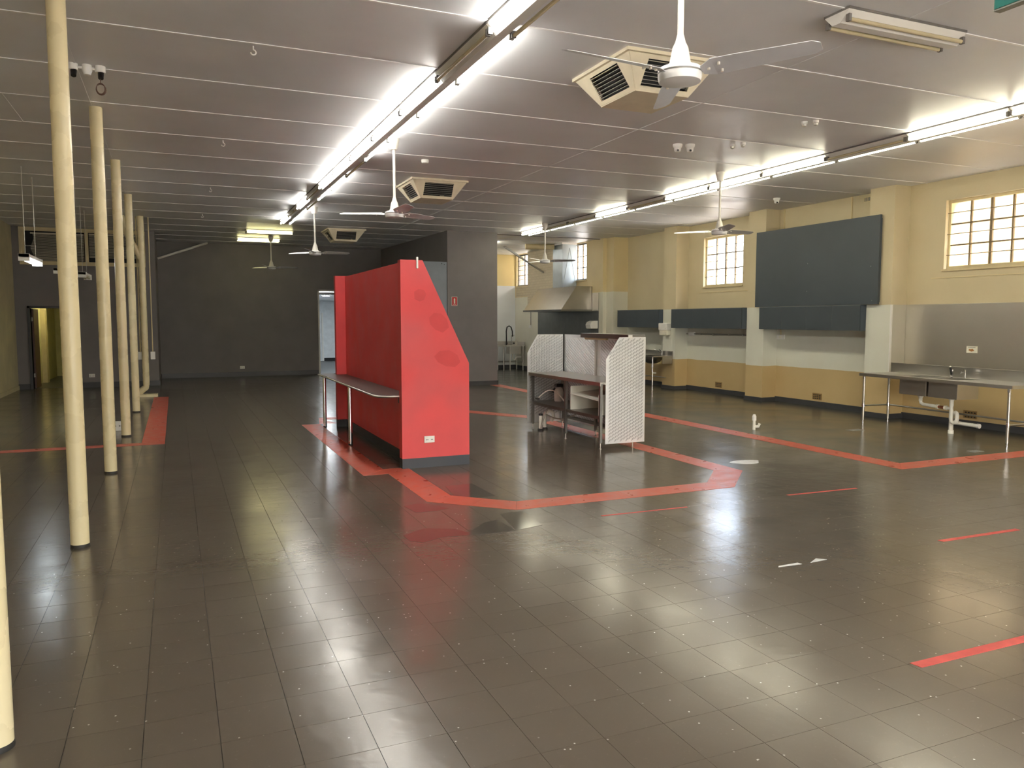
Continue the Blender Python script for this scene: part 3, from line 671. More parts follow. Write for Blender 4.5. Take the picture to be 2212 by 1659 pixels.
# slanted white braces
tag(MB().tube([(-.42, 25.9, 3.62), (1.0, 25.9, H-.01)], .035, 10).build('wall_brace', 'white_paint', None, True), 'slanted white brace pipe from the dark wall to the ceiling', 'brace')
tag(MB().tube([(9.8, 23.4, H-.01), (11.44, 23.9, 3.38)], .035, 10).build('ceiling_brace', 'chain', None, True), 'grey slanted brace pipe between kitchen ceiling and brick pier', 'brace')
tag(MB().tube([(10.1, 22.4, H-.09), (10.97, 22.15, H-.09)], .085, 14).build('ceiling_duct', 'cream_trim', None, True), 'short cream round pipe under the kitchen ceiling beside the steel duct', 'pipe')

# ------------------------------------------------------------------ power points and wall bits
def outlet(c, face, w, h_, label, cat='socket', name='power_outlet'):
    x, y, z = c; t_ = thing(name, label, cat, c)
    if face == 'y':
        box(x-w/2, x+w/2, y-.012, y, z, z+h_).build('plate', 'white_plastic', t_, bevel=.004)
        for k in (-1, 1):
            box(x+k*w/4-.006-w*.07, x+k*w/4-.002, y-.0145, y-.011, z+h_*.3, z+h_*.34+.012).build('socket_slot', 'vent_slat', t_)
            box(x+k*w/4-.012, x+k*w/4+.012, y-.018, y-.011, z+h_*.62, z+h_*.82).build('switch', 'sign_cream', t_)
    else:
        box(x-.03, x, y-w/2, y+w/2, z, z+h_).build('plate', 'white_plastic', t_, bevel=.004)
        box(x-.034, x-.029, y-w/6, y+w/6, z+h_*.3, z+h_*.7).build('switch', 'sign_cream', t_)
    return t_
outlet((-2.06, 23.3, .27), 'y', .14, .09, 'white double power outlet low on the dark wall beside the open door')
outlet((1.92, 26.1, .24), 'y', .14, .09, 'white double power outlet low on the dark rear wall')
outlet((-.44+.012, 24.5, .5), 'y', .06, .12, 'small white switch plate at the dark wall corner') if 0 else None
outlet((12.1, 13.29, 1.36), 'x', .22, .1, 'white junction box under the four-door cabinet on the pale wall', 'box', 'junction_box')
MB().tube([(12.085, 13.29, 1.46), (12.085, 13.29, 1.6)], .012, 8).build('conduit', 'cream_trim', bpy.data.objects['junction_box'])
t_ = thing('wall_conduit', 'grey horizontal conduit with junction box along the pale wall below the cabinet', 'conduit', (12.06, 15.6, 1.36))
MB().tube([(12.07, 13.99, 1.43), (12.07, 16.7, 1.43)], .016, 10).build('conduit', 'metal_grate', t_, True)
box(12.03, 12.1, 16.35, 16.55, 1.38, 1.48).build('junction_box', 'white_plastic', t_, bevel=.006)
for y in (14.5, 15.0, 15.6, 16.1): box(12.05, 12.1, y-.015, y+.015, 1.405, 1.455).build('clip', 'chain', t_)
for y, lab in ((15.38, 'small terracotta air brick low in wall under the three-door cabinet'), (12.2, 'small air brick low in the wall under the blackboard'), (8.82, 'air brick low in the wall under the steel double sink')):
    t_ = thing('air_brick', lab, 'vent', (12.09, y, .15))
    box(12.085, 12.1, y-.12, y+.12, .145, .275).build('frame', 'air_brick', t_)
    for i in range(4):
        for j in range(3): box(12.08, 12.086, y-.1+i*.053, y-.1+i*.053+.03, .16+j*.036, .16+j*.036+.02).build('hole', 'dark_void', t_)
for x, y, lab in ((12.1, 11.08, 'small high wall vent beside the pillar, above the blackboard corner'), (12.1, 17.6, 'small high wall vent near ceiling above the two-door cabinet')):
    t_ = thing('wall_vent', lab, 'vent', (x, y, 4.0))
    box(x-.012, x, y-.1, y+.1, 4.0, 4.1).build('frame', 'cream_trim', t_)
    for i in range(5): box(x-.015, x-.011, y-.085+i*.036, y-.085+i*.036+.018, 4.015, 4.085).build('slot', 'vent_slat', t_)
t_ = thing('fire_sign', 'small red fire extinguisher sign on the dark storeroom wall', 'sign', (6.89, 19.9, 2.16))
box(6.81, 6.97, 19.892, 19.9, 2.16, 2.40).build('plate', 'sign_cream', t_)
box(6.82, 6.96, 19.889, 19.893, 2.17, 2.39).build('field', 'sign_red', t_)
MB().prism([(6.87, 2.22), (6.91, 2.22), (6.91, 2.34), (6.90, 2.36), (6.88, 2.36), (6.87, 2.34)], 'y', 19.886, 19.890).build('extinguisher_symbol', 'sign_cream', t_)
MB().box(6.85, 6.93, 19.886, 19.890, 2.19, 2.20).build('caption_bar', 'sign_cream', t_)

# ------------------------------------------------------------------ red servery
rs = thing('servery_divider', 'tall red painted servery divider with black plinth and a narrow dark bench', 'divider', (2.85, 11.0, 0))
ep = MB().prism([(2.44, .12), (3.29, .12), (3.29, 1.25), (2.71, 2.48), (2.44, 2.48)], 'y', 8.97, 9.09).build('end_panel', 'red_paint', rs)
MB().prism([(2.44, .12), (3.29, .12), (3.29, 1.25), (2.71, 2.5), (2.44, 2.5)], 'y', 13.02, 13.14).build('end_panel', 'red_paint', rs)
box(2.6, 2.7, 9.09, 13.02, .12, 2.49).build('long_panel', 'red_paint', rs)
MB().box(2.44, 3.29, 8.965, 9.10, 0, .12).box(2.44, 3.29, 13.0, 13.13, 0, .12).box(2.59, 3.27, 9.09, 13.02, 0, .12).build('plinth', 'black_plinth', rs)
box(2.7, 3.27, 9.09, 13.02, .12, .88).build('rear_cabinet', 'red_paint', rs)
box(2.7, 3.29, 9.09, 13.02, .88, .92).build('rear_counter', 'counter_laminate', rs)
bt = MB().prism([(2.2, 13.35), (2.44, 13.35), (2.44, 13.0), (2.6, 13.0), (2.6, 9.1), (2.34, 9.1), (2.26, 9.13), (2.21, 9.19), (2.19, 9.28)], 'z', .845, .875).build('bench_top', 'counter_laminate', rs)
MB().tube([(2.188, 13.34, .86), (2.178, 9.28, .86), (2.20, 9.18, .86), (2.26, 9.115, .86), (2.34, 9.085, .86), (2.44, 9.085, .86)], .013, 8).build('edge_strip', 'steel', bt, True)
box(2.44, 2.6, 9.095, 9.13, .78, .845).build('bench_bracket', 'black_plastic', rs)
for y in (13.12, 11.05):
    lg = MB().tube([(2.25, y, .012), (2.25, y, .845)], .03, 18).build('leg', 'chrome', rs, True)
    MB().tube([(2.25, y, 0), (2.25, y, .015)], .034, 18).build('foot', 'black_plastic', lg, True)
so_ = box(2.71, 2.84, 8.958, 8.97, .30, .38).build('power_outlet', 'white_plastic', rs, bevel=.004)
for k in (2.745, 2.805):
    box(k-.012, k-.004, 8.954, 8.959, .33, .345).build('socket_slot', 'vent_slat', so_); box(k+.004, k+.012, 8.954, 8.959, .33, .345).build('socket_slot', 'vent_slat', so_)
    box(k-.01, k+.01, 8.952, 8.959, .355, .368).build('switch', 'sign_cream', so_)
for P in [[(2.604, 2.107), (2.66, 2.142), (2.729, 2.128), (2.753, 2.08), (2.728, 2.013), (2.668, 1.993), (2.609, 2.021)], [(2.786, 1.802), (2.847, 1.86), (2.938, 1.851), (3.009, 1.783), (3.035, 1.686), (2.957, 1.622), (2.866, 1.657), (2.796, 1.725)], [(2.843, 1.338), (2.914, 1.404), (3.038, 1.412), (3.141, 1.352), (3.178, 1.262), (3.109, 1.205), (2.995, 1.217), (2.893, 1.268)]]:
    MB().prism(P, 'y', 8.9692, 8.9715).build('paint_patch', 'red_patch', rs)
box(2.63, 2.655, 8.95, 8.97, 2.38, 2.515).build('door_chime', 'white_plastic', rs, bevel=.008)

# ------------------------------------------------------------------ tread-plate counter
kc = thing('steel_counter', 'tread-plate steel service counter with angled sides, on adjustable legs', 'counter', (5.65, 10.4, 0))
def bars(pts_in, to3, name, parent):
    """raised bars of a checker plate, alternating diagonals"""
    s = .046; mb = MB()
    us = [p[0] for p in pts_in]; vs = [p[1] for p in pts_in]
    def inside(u, v):
        c = False; n = len(pts_in)
        for i in range(n):
            a, b = pts_in[i], pts_in[(i+1) % n]
            if (a[1] > v) != (b[1] > v) and u < (b[0]-a[0])*(v-a[1])/(b[1]-a[1])+a[0]: c = not c
        return c
    i = 0; u = min(us)+s/2
    while u < max(us):
        j = 0; v = min(vs)+s/2
        while v < max(vs):
            d = 1; l_, w_ = .031, .012
            v0_ = v; v = v+(s/2 if i % 2 else 0)
            du, dv = l_*.707, d*l_*.707; nu, nv = -dv/l_*w_, du/l_*w_
            P = [(u-du-nu*.3, v-dv-nv*.3), (u-nu, v-nv), (u+du-nu*.3, v+dv-nv*.3), (u+du+nu*.3, v+dv+nv*.3), (u+nu, v+nv), (u-du+nu*.3, v-dv+nv*.3)]
            if all(inside(*p) for p in P):
                lo = [to3(p[0], p[1], 0) for p in P]; hi = [to3(u+(p[0]-u)*.75, v+(p[1]-v)*.75, .0025) for p in P]
                mb.add(lo+hi, [(6, 7, 8, 9, 10, 11)]+[(k, (k+1) % 6, 6+(k+1) % 6, 6+k) for k in range(6)])
            v = v0_+s; j += 1
        u += s; i += 1
    o = mb.build(name, 'tread_bar', parent); o['kind'] = 'stuff'; return o
prof = [(5.37, .075), (6.0, .075), (6.0, 1.54), (5.58, 1.54), (5.37, 1.24)]
pn = MB().prism(prof, 'y', 9.235, 9.245).build('end_panel', 'tread_plate', kc)
bars(prof, lambda u, v, d: (u, 9.235-d, v), 'tread_pattern', pn)
prof2 = [(5.28, .09), (5.93, .09), (5.93, 1.54), (5.46, 1.54), (5.28, 1.24)]
pf = MB().prism(prof2, 'y', 11.62, 11.63).build('end_panel', 'tread_plate', kc)
bars([(p[0], max(p[1], .2)) for p in prof2], lambda u, v, d: (u, 11.62-d, v), 'tread_pattern', pf)
bkp = [(9.25, .12), (11.62, .12), (11.62, 1.54), (9.25, 1.54)]
for a, b in ((9.25, 10.44), (10.445, 11.62)):
    bk = box(5.955, 5.965, a, b, .12, 1.54).build('back_panel', 'tread_plate', kc)
    bars([(a, .12), (b, .12), (b, 1.5), (a, 1.5)], lambda u, v, d: (5.955-d, u, v), 'tread_pattern', bk)
tp = MB().box(5.29, 5.95, 9.25, 11.61, .905, .925).box(5.29, 5.305, 9.25, 11.61, .875, .905).build('worktop', 'steel_long', kc)
MB().box(5.31, 5.93, 9.28, 11.6, .435, .455).box(5.31, 5.325, 9.28, 11.6, .41, .435).build('lower_shelf', 'steel_dark', kc)
for x, y in ((5.325, 9.29), (5.83, 9.27), (5.325, 11.5), (5.325, 10.33), (5.9, 11.57), (5.88, 10.4)):
    lg = box(x-.019, x+.019, y-.019, y+.019, .09, .905).build('leg', 'steel_dark', kc)
    MB().lathe([(.02, .1), (.014, .085), (.009, .08), (.009, .02), (.018, .012), (.018, 0)], (x, y), 10).build('foot', 'steel', lg, True)
box(5.925, 5.955, 10.5, 10.54, .12, 1.53).build('upright', 'steel', kc)
MB().box(5.72, 6.0, 9.25, 10.62, 1.545, 1.575).box(5.72, 5.74, 9.25, 10.62, 1.51, 1.545).build('top_shelf', 'steel_dark', kc)
MB().tube([(5.8, 9.95, 1.50), (5.8, 10.6, 1.50)], .022, 12).build('roll_bar', 'cream_trim', kc, True)
MB().box(5.90, 5.95, 9.3, 11.5, .16, .2).build('rear_rail', 'steel_dark', kc)
MB().box(5.30, 5.34, 11.28, 11.36, .50, .53).build('valve', 'chrome', kc)
box(5.72, 5.78, 9.225, 9.235, 1.525, 1.57).build('tag_plate', 'white_plastic', kc)
MB().tube([(5.355, 9.26, .905), (5.355, 9.22, .905)], .01, 8).build('bolt', 'white_plastic', kc)
cb = thing('white_cubby', 'small white open box with a sloping shelf inside the steel counter', 'shelf', (5.6, 9.8, .455))
box(5.36, 5.86, 10.24, 10.255, .455, .80).build('side', 'cubby_white', cb); box(5.36, 5.86, 9.40, 9.415, .455, .74).build('side', 'cubby_white', cb)
box(5.845, 5.86, 9.415, 10.24, .455, .80).build('back', 'cubby_white', cb)
MB().quadbox([(5.36, 9.415, .66), (5.845, 9.415, .70), (5.845, 10.24, .73), (5.36, 10.24, .69)], .016).build('shelf', 'cubby_white', cb)
rg = thing('spray_bottle', 'white plastic bottle with black pump head on the counter lower shelf', 'bottle', (5.72, 11.35, .455))
MB().lathe([(.065, .455), (.075, .47), (.075, .60), (.06, .66), (.03, .69), (.03, .70)], (5.72, 11.35), 16).build('body', 'pvc', rg, True)
MB().box(5.66, 5.78, 11.31, 11.39, .69, .74).tube([(5.64, 11.33, .68), (5.60, 11.33, .60)], .014, 8).build('pump_head', 'black_plastic', rg)
st = thing('waste_pipes', 'white pvc waste pipe stubs with grey hoses under the steel counter', 'pipe', (5.45, 11.38, 0))
MB().tube([(5.37, 11.30, 0), (5.37, 11.30, .26)], .028, 12).build('pipe_stub', 'pvc', st, True)
MB().tube([(5.50, 11.42, 0), (5.50, 11.42, .2), (5.50, 11.40, .26), (5.56, 11.38, .3), (5.62, 11.36, .27), (5.63, 11.36, .2), (5.60, 11.38, .13)], .03, 12).build('trap', 'pvc', st, True)
for x, y in ((5.37, 11.30), (5.50, 11.42)): MB().lathe([(.05, 0), (.05, .02), (.035, .03)], (x, y), 12).build('collar', 'black_plastic', st, True)
MB().lathe([(.034, .24), (.034, .27)], (5.37, 11.30), 12).build('cap', 'black_plastic', st, True)
def arc(p0, p1, sag, n=10): return [tuple(Vector(p0).lerp(Vector(p1), i/n)+Vector((0, 0, sag*math.sin(PI*i/n)))) for i in range(n+1)]
MB().tube(arc((5.34, 11.22, .05), (5.45, 11.2, .36), .04)+arc((5.45, 11.2, .36), (5.75, 10.75, .32), .05), .013, 8).build('hose', 'hose', st, True)
MB().tube(arc((5.5, 11.4, .25), (5.75, 10.8, .30), -.08), .011, 8).build('hose', 'hose', st, True)
MB().tube(arc((5.4, 11.5, .48), (5.62, 10.9, .47), .18), .010, 8).build('hose', 'pvc', st, True)

# ------------------------------------------------------------------ long double sink bench
sb = thing('sink_bench', 'long stainless double sink bench with splashback on tubular legs', 'sink', (10.75, 8.6, 0))
sb.rotation_euler = (0, 0, math.radians(-4.8))
def SBP(mb, name, mat, parent, smooth=False): return mb.build(name, mat, parent, smooth, local=True)
y0, y1 = -1.45, 1.42
topz = .865
mb = MB().wall('y', 0, 0, 0, 0, 0, 0, [])
def slab(x0, x1, ya, yb, za, zb, holes):
    m_ = MB(); xs = sorted({x0, x1, *[h_[0] for h_ in holes], *[h_[1] for h_ in holes]}); yy = sorted({ya, yb, *[h_[2] for h_ in holes], *[h_[3] for h_ in holes]})
    for i in range(len(xs)-1):
        for j in range(len(yy)-1):
            cx_, cy_ = (xs[i]+xs[i+1])/2, (yy[j]+yy[j+1])/2
            if not any(h_[0] < cx_ < h_[1] and h_[2] < cy_ < h_[3] for h_ in holes): m_.box(xs[i], xs[i+1], yy[j], yy[j+1], za, zb)
    return m_
B1, B2 = (.16, .58, .15, .68), (.16, .58, -.43, .10)
wt = SBP(slab(0, .7, y0, y1, topz-.012, topz, [B1, B2]).box(0, .02, y0, y1, topz-.05, topz-.012).box(0, .7, y0, y0+.015, topz-.05, topz-.012).box(0, .7, y1-.015, y1, topz-.05, topz-.012), 'worktop', 'steel_long', sb)
SBP(MB().box(.69, .705, y0, y1, topz, topz+.16).box(.69, .76, y0, y1, topz+.155, topz+.165), 'splashback', 'steel_long', sb)
for B in (B1, B2):
    m_ = MB(); a, b, c, d = B; zb = topz-.3; t_ = .004
    m_.box(a, b, c, d, zb, zb+t_).box(a-t_, a, c, d, zb, topz-.012).box(b, b+t_, c, d, zb, topz-.012).box(a, b, c-t_, c, zb, topz-.012).box(a, b, d, d+t_, zb, topz-.012)
    bo = SBP(m_, 'sink_bowl', 'steel', sb)
    SBP(MB().lathe([(.05, zb+.006), (.05, zb+.004)], ((a+b)/2, (c+d)/2), 14), 'waste', 'chrome', bo)
for x, y in ((.06, y1-.06), (.60, y1-.06), (.06, y0+.08), (.60, y0+.08)):
    lg = SBP(MB().tube([(x, y, .05), (x, y, topz-.012)], .021, 14), 'leg', 'steel', sb, True)
    SBP(MB().lathe([(.012, .06), (.012, .015), (.018, .01), (.018, 0)], (x, y), 12), 'foot', 'chrome', lg, True)
    SBP(MB().lathe([(.026, topz-.1), (.026, topz-.03)], (x, y), 12), 'collar', 'chrome', lg, True)
    SBP(MB().lathe([(.026, .28), (.026, .33)], (x, y), 12), 'collar', 'chrome', lg, True)
SBP(MB().tube([(.60, y0+.08, .30), (.60, y1-.06, .30)], .014, 10), 'rail', 'steel', sb, True)
for y in (y0+.08, y1-.06): SBP(MB().tube([(.06, y, .30), (.60, y, .30)], .014, 10), 'rail', 'steel', sb, True)
tpz = thing('lever_tap', 'lever tap with black and chrome handle on the double sink bench', 'tap', (11.22, 8.53, topz))
MB().tube([(11.22, 8.53, topz), (11.22, 8.53, topz+.05)], .02, 12).build('base', 'chrome', tpz, True)
MB().tube([(11.22, 8.53, topz+.04), (11.215, 8.55, topz+.17)], [.014, .018], 10).build('handle', 'black_plastic', tpz, True)
MB().tube([(11.21, 8.51, topz+.04), (11.20, 8.5, topz+.06), (11.20, 8.50, topz+.14)], .012, 10).build('spout', 'chrome', tpz, True)
MB().lathe([(.013, topz+.16), (.016, topz+.175), (.008, topz+.19)], (11.215, 8.555), 10).build('knob', 'sign_cream', tpz, True)
tp2 = thing('pillar_tap', 'slim chrome tap against the splashback of the double sink', 'tap', (11.3, 8.36, topz))
MB().tube([(11.3, 8.36, topz), (11.3, 8.36, topz+.13)], .011, 10).build('stem', 'chrome', tp2, True)
MB().box(11.27, 11.33, 8.35, 8.37, topz+.13, topz+.145).build('handle', 'chrome', tp2)
MB().tube([(11.3, 8.36, topz+.09), (11.22, 8.36, topz+.10), (11.2, 8.36, topz+.07)], .008, 8).build('spout', 'chrome', tp2, True)
dr = thing('drain_pipework', 'white plastic drain pipes with p-trap below the double sink bowls', 'pipe', (11.15, 8.5, 0))
D = [(11.10, 8.97), (11.08, 8.40)]
zb = topz-.3
MB().lathe([(.05, zb), (.05, zb-.015), (.028, zb-.05), (.028, zb-.1)], D[0], 14).build('waste_fitting', 'pvc', dr, True)
MB().tube([(11.10, 8.97, zb-.09), (11.10, 8.96, zb-.13), (11.10, 8.92, zb-.15), (11.09, 8.66, zb-.16)], .026, 12).build('branch_pipe', 'pvc', dr, True)
MB().tube([(11.09, 8.67, zb-.16), (11.09, 8.63, zb-.161)], .036, 12).build('union', 'sign_cream', dr, True)
MB().tube([(11.09, 8.63, zb-.161), (11.085, 8.5, zb-.165)], .024, 12).build('sleeve', 'copper', dr, True)
MB().tube([(11.085, 8.52, zb-.165), (11.085, 8.48, zb-.165)], .036, 12).build('union', 'sign_cream', dr, True)
MB().lathe([(.052, zb), (.05, zb-.015), (.032, zb-.04), (.032, zb-.12), (.026, zb-.14), (.026, zb-.2)], D[1], 14).build('waste_fitting', 'pvc', dr, True)
MB().tube([(11.085, 8.50, zb-.165), (11.08, 8.40, zb-.165)], .026, 12).build('tee', 'pvc', dr, True)
MB().tube([(11.08, 8.40, zb-.19), (11.08, 8.40, zb-.33), (11.08, 8.385, zb-.37), (11.08, 8.35, zb-.385), (11.08, 8.315, zb-.37), (11.08, 8.30, zb-.33), (11.08, 8.30, zb-.26), (11.09, 8.315, zb-.23), (11.1, 8.34, zb-.22), (11.12, 8.38, zb-.25), (11.13, 8.43, zb-.27)], .03, 12).build('trap', 'pvc', dr, True)
MB().tube([(11.13, 8.43, 0), (11.13, 8.43, zb-.25)], .032, 14).build('stand_pipe', 'pvc', dr, True)
MB().lathe([(.042, 0), (.042, .05), (.036, .055)], (11.13, 8.43), 14).build('collar', 'pvc', dr, True)
MB().tube([(11.13, 8.40, .18), (11.12, 7.98, .175)], .03, 12).build('side_pipe', 'pvc', dr, True)
MB().tube([(11.12, 7.99, .175), (11.12, 7.95, .174)], .037, 12).build('end_cap', 'white_plastic', dr, True)
# steel sheet lining the wall and the pillar side behind the bench
ss = thing('steel_splashback', 'tall dull steel sheet lining the wall behind the double sink', 'splashback', (12.09, 8.5, .9))
for a, b in ((5.5, 7.6), (7.605, 10.14)): box(12.082, 12.097, a, b, .12 if 0 else .95, 2.05).build('sheet', 'splash_steel', ss)
box(11.745, 12.08, 10.136, 10.148, .95, 2.05).build('side_sheet', 'splash_steel', ss)
sg = thing('hand_wash_sign', 'small white sign with a picture on the steel wall sheet', 'sign', (12.08, 8.84, 1.24))
box(12.076, 12.082, 8.74, 8.93, 1.235, 1.345).build('plate', 'sign_cream', sg)
MB().prism([(8.79, 1.27), (8.84, 1.255), (8.89, 1.275), (8.88, 1.30), (8.85, 1.295), (8.82, 1.305)], 'x', 12.073, 12.0765).build('picture', 'sign_brown', sg)
box(12.0735, 12.0765, 8.77, 8.90, 1.322, 1.33).build('caption_bar', 'vent_slat', sg)

# ------------------------------------------------------------------ board and wall cabinets
bb = thing('menu_board', 'large plain black board mounted across the pillars above the cabinet row', 'board', (11.68, 12.0, 2.06))
box(11.64, 11.685, 10.38, 13.62, 2.06, 3.66).build('panel', 'board_black', bb)
for a_, b_ in ((10.40, 10.46), (13.5, 13.58)): box(11.685, 11.719, a_, b_, 2.1, 3.6).build('batten', 'shelf_black', bb)
for y, z in ((10.5, 2.13), (10.55, 2.75), (12.1, 2.9), (12.1, 2.35)): MB().tube([(11.641, y, z), (11.636, y, z)], .012, 8).build('screw', 'shelf_edge', bb)
def cabinet(ya, yb, n, label):
    t_ = thing('wall_cabinet', label, 'cabinet', (11.85, (ya+yb)/2, 1.58), 'black wall cabinets on the pale wall')
    x0, x1 = 11.58, 12.095; z0, z1 = 1.58, 2.055
    box(x0+.02, x1, ya, yb, z0, z1).build('body', 'shelf_black', t_)
    w = (yb-ya)/n
    for k in range(n): box(x0, x0+.018, ya+k*w+.004, ya+(k+1)*w-.004, z0+.002, z1-.014).build('door', 'board_black', t_)
    for k in range(1, n): box(x0+.004, x0+.02, ya+k*w-.004, ya+k*w+.004, z0, z1-.01).build('edge_strip', 'shelf_edge', t_)
    box(x0-.002, x0+.02, ya, yb, z1-.012, z1).build('top_rail', 'shelf_edge', t_)
cabinet(10.70, 13.41, 4, 'black wall cabinet with four plain doors, directly under the black board')
cabinet(13.98, 16.67, 3, 'black wall cabinet with three plain doors, below the middle window')
cabinet(17.24, 19.3, 2, 'black wall cabinet with two plain doors, beside the white towel dispenser')

# ------------------------------------------------------------------ hand basin and dispensers
hb = thing('hand_basin', 'small steel hand basin with round bowl on thin legs against the pillar', 'basin', (11.4, 17.2, 0))
bz = .86
m_ = slab(11.12, 11.7, 16.75, 17.72, bz-.02, bz, [(11.20, 11.58, 16.98, 17.42)])
m_.box(11.69, 11.705, 16.75, 19.2, bz, bz+.12).box(11.45, 11.7, 17.72, 19.2, bz-.03, bz)
wt = m_.build('worktop', 'steel_long', hb)
MB().lathe([(.27, bz-.004), (.26, bz-.07), (.21, bz-.15), (.12, bz-.2), (.03, bz-.21), (.03, bz-.195), (.1, bz-.19), (.19, bz-.14), (.24, bz-.065), (.255, bz-.004)], (11.39, 17.2), 24).build('bowl', 'steel_dark', hb, True)
box(11.4, 11.7, 16.76, 16.775, bz-.2, bz-.025).build('end_bracket', 'steel', hb)
for x, y in ((11.15, 16.83), (11.15, 17.66)):
    lg = MB().tube([(x, y, .01), (x, y, bz-.025)], .017, 12).build('leg', 'chrome', hb, True)
    MB().lathe([(.014, .03), (.02, .02), (.02, 0)], (x, y), 10).build('foot', 'steel', lg, True)
MB().tube([(11.15, 17.6, .3), (11.65, 17.6, .3)], .012, 8).build('rail', 'steel', hb, True); MB().tube([(11.6, 16.9, .3), (11.6, 18.5, .3)], .012, 8).build('rail', 'steel', hb, True)
MB().tube([(11.39, 17.2, bz-.2), (11.39, 17.2, bz-.30)], .026, 12).tube([(11.39, 17.2, bz-.30), (11.39, 17.2, bz-.42), (11.42, 17.2, bz-.46), (11.5, 17.2, bz-.46)], .022, 12).build('waste_pipe', 'pvc', hb, True)
MB().lathe([(.032, bz-.31), (.032, bz-.27)], (11.39, 17.2), 12).build('union', 'white_plastic', hb, True)
bt_ = thing('basin_mixer', 'chrome lever mixer tap standing on the hand basin', 'tap', (11.62, 17.12, bz))
MB().tube([(11.62, 17.12, bz), (11.62, 17.12, bz+.1), (11.60, 17.12, bz+.12)], .022, 12).build('body', 'chrome', bt_, True)
MB().tube([(11.61, 17.12, bz+.06), (11.5, 17.15, bz+.13), (11.44, 17.2, bz+.16)], .009, 8).build('spout', 'chrome', bt_, True)
MB().tube([(11.60, 17.12, bz+.12), (11.56, 17.14, bz+.16)], .01, 8).build('lever', 'chrome', bt_, True)
td = thing('towel_dispenser', 'white two-tone paper towel dispenser on the pillar over hand basin', 'dispenser', (11.62, 17.05, 1.39))
box(11.58, 11.72, 16.86, 17.24, 1.52, 1.70).build('cover', 'white_plastic', td, bevel=.02)
box(11.60, 11.72, 16.88, 17.22, 1.39, 1.52).build('tray', 'sign_cream', td, bevel=.015)
MB().tube([(11.585, 16.92, 1.57), (11.575, 16.92, 1.57)], .01, 8).build('lock', 'chain', td)
pd = thing('roll_dispenser', 'white rounded paper dispenser on the dark steel kitchen wall', 'dispenser', (11.4, 20.35, 1.55))
MB().prism([(11.49, 1.55), (11.24, 1.55), (11.22, 1.64), (11.26, 1.72), (11.36, 1.76), (11.49, 1.76)], 'y', 20.24, 20.52).build('cover', 'white_plastic', pd)
box(11.25, 11.48, 20.25, 20.51, 1.53, 1.55).build('tray', 'sign_cream', pd)

# ------------------------------------------------------------------ kitchen hood, duct, lining
ks = thing('kitchen_splashback', 'dark grey steel lining on the wall below the cooker hood', 'splashback', (11.48, 22.2, .3))
for a, b in ((20.22, 22.3), (22.305, 24.4)): box(11.478, 11.495, a, b, .15, 2.05).build('sheet', 'kitchen_splash', ks)
box(11.478, 11.495, 20.22, 20.6, 2.055, 2.58).build('upper_sheet', 'splash_steel', ks)
hd = thing('range_hood', 'large stainless range hood with sloping front on the kitchen wall', 'hood', (11.0, 21.9, 2.06))
HY0, HY1 = 20.62, 23.32
hp = [(10.46, 2.09), (11.49, 2.09), (11.49, 2.78), (10.96, 2.78)]
MB().quadbox([(10.46, HY0, 2.09), (10.46, HY1, 2.09), (10.96, HY1, 2.78), (10.96, HY0, 2.78)], .006).build('front_sheet', 'steel', hd)
for y in (HY0, HY1): MB().prism(hp, 'y', y-.003, y+.003).build('end_sheet', 'steel', hd)
box(10.96, 11.49, HY0, HY1, 2.775, 2.785).build('top_sheet', 'steel', hd)
MB().box(10.44, 10.48, HY0-.01, HY1+.01, 2.04, 2.095).box(10.44, 11.49, HY0-.015, HY0+.02, 2.04, 2.095).box(10.44, 11.49, HY1-.02, HY1+.015, 2.04, 2.095).build('gutter', 'steel_dark', hd)
MB().box(10.9, 11.45, HY0+.1, HY1-.1, 2.12, 2.16).build('filter_bank', 'dark_void', hd)
du = thing('exhaust_duct', 'square galvanised exhaust duct rising from hood to the ceiling', 'duct', (11.25, 21.95, 2.79))
box(11.0, 11.49, 21.62, 22.28, 2.79, H-.03).build('shaft', 'galvanised', du)
box(10.97, 11.49, 21.59, 22.31, H-.05, H).build('top_collar', 'white_paint', du)
for a, b in (((11.02, 2.82), (11.25, 4.0)), ((11.47, 2.82), (11.25, 4.0))): MB().tube([(a[0], 21.617, a[1]), (b[0], 21.617, b[1])], .006, 5).build('crease', 'galvanised', du)
ks2 = thing('wash_bench', 'steel wash bench with single sink at the kitchen rear wall', 'sink', (10.6, 25.8, 0))
wz = .885
m_ = slab(9.2, 11.42, 25.35, 26.0, wz-.03, wz, [(10.92, 11.3, 25.45, 25.85)]); m_.box(9.2, 11.42, 25.985, 26.0, wz, wz+.14).box(11.405, 11.42, 25.35, 25.99, wz, wz+.12)
m_.build('worktop', 'steel_long', ks2)
m_ = MB(); m_.box(10.92, 11.3, 25.45, 25.85, .58, .585).box(10.916, 10.92, 25.45, 25.85, .58, wz-.03).box(11.3, 11.304, 25.45, 25.85, .58, wz-.03).box(10.92, 11.3, 25.446, 25.45, .58, wz-.03).box(10.92, 11.3, 25.85, 25.854, .58, wz-.03)
m_.build('sink_bowl', 'steel', ks2)
for x in (9.3, 10.0, 10.62, 10.86, 11.36):
    for y in ((25.39, 25.95)): MB().tube([(x, y, 0), (x, y, wz-.03)], .018, 10).build('leg', 'steel', ks2, True)
for y in (25.39, 25.95): MB().tube([(9.3, y, .3), (11.36, y, .3)], .012, 8).build('rail', 'steel', ks2, True)
MB().tube([(11.05, 25.6, .58), (11.05, 25.6, .42), (11.08, 25.6, .36), (11.14, 25.6, .36), (11.17, 25.6, .42), (11.2, 25.6, .46), (11.38, 25.6, .46)], .025, 10).build('waste_trap', 'pvc', ks2, True)
sr = thing('spray_tap', 'tall black pre-rinse spray tap arching over the wash bench', 'tap', (11.1, 25.93, wz))
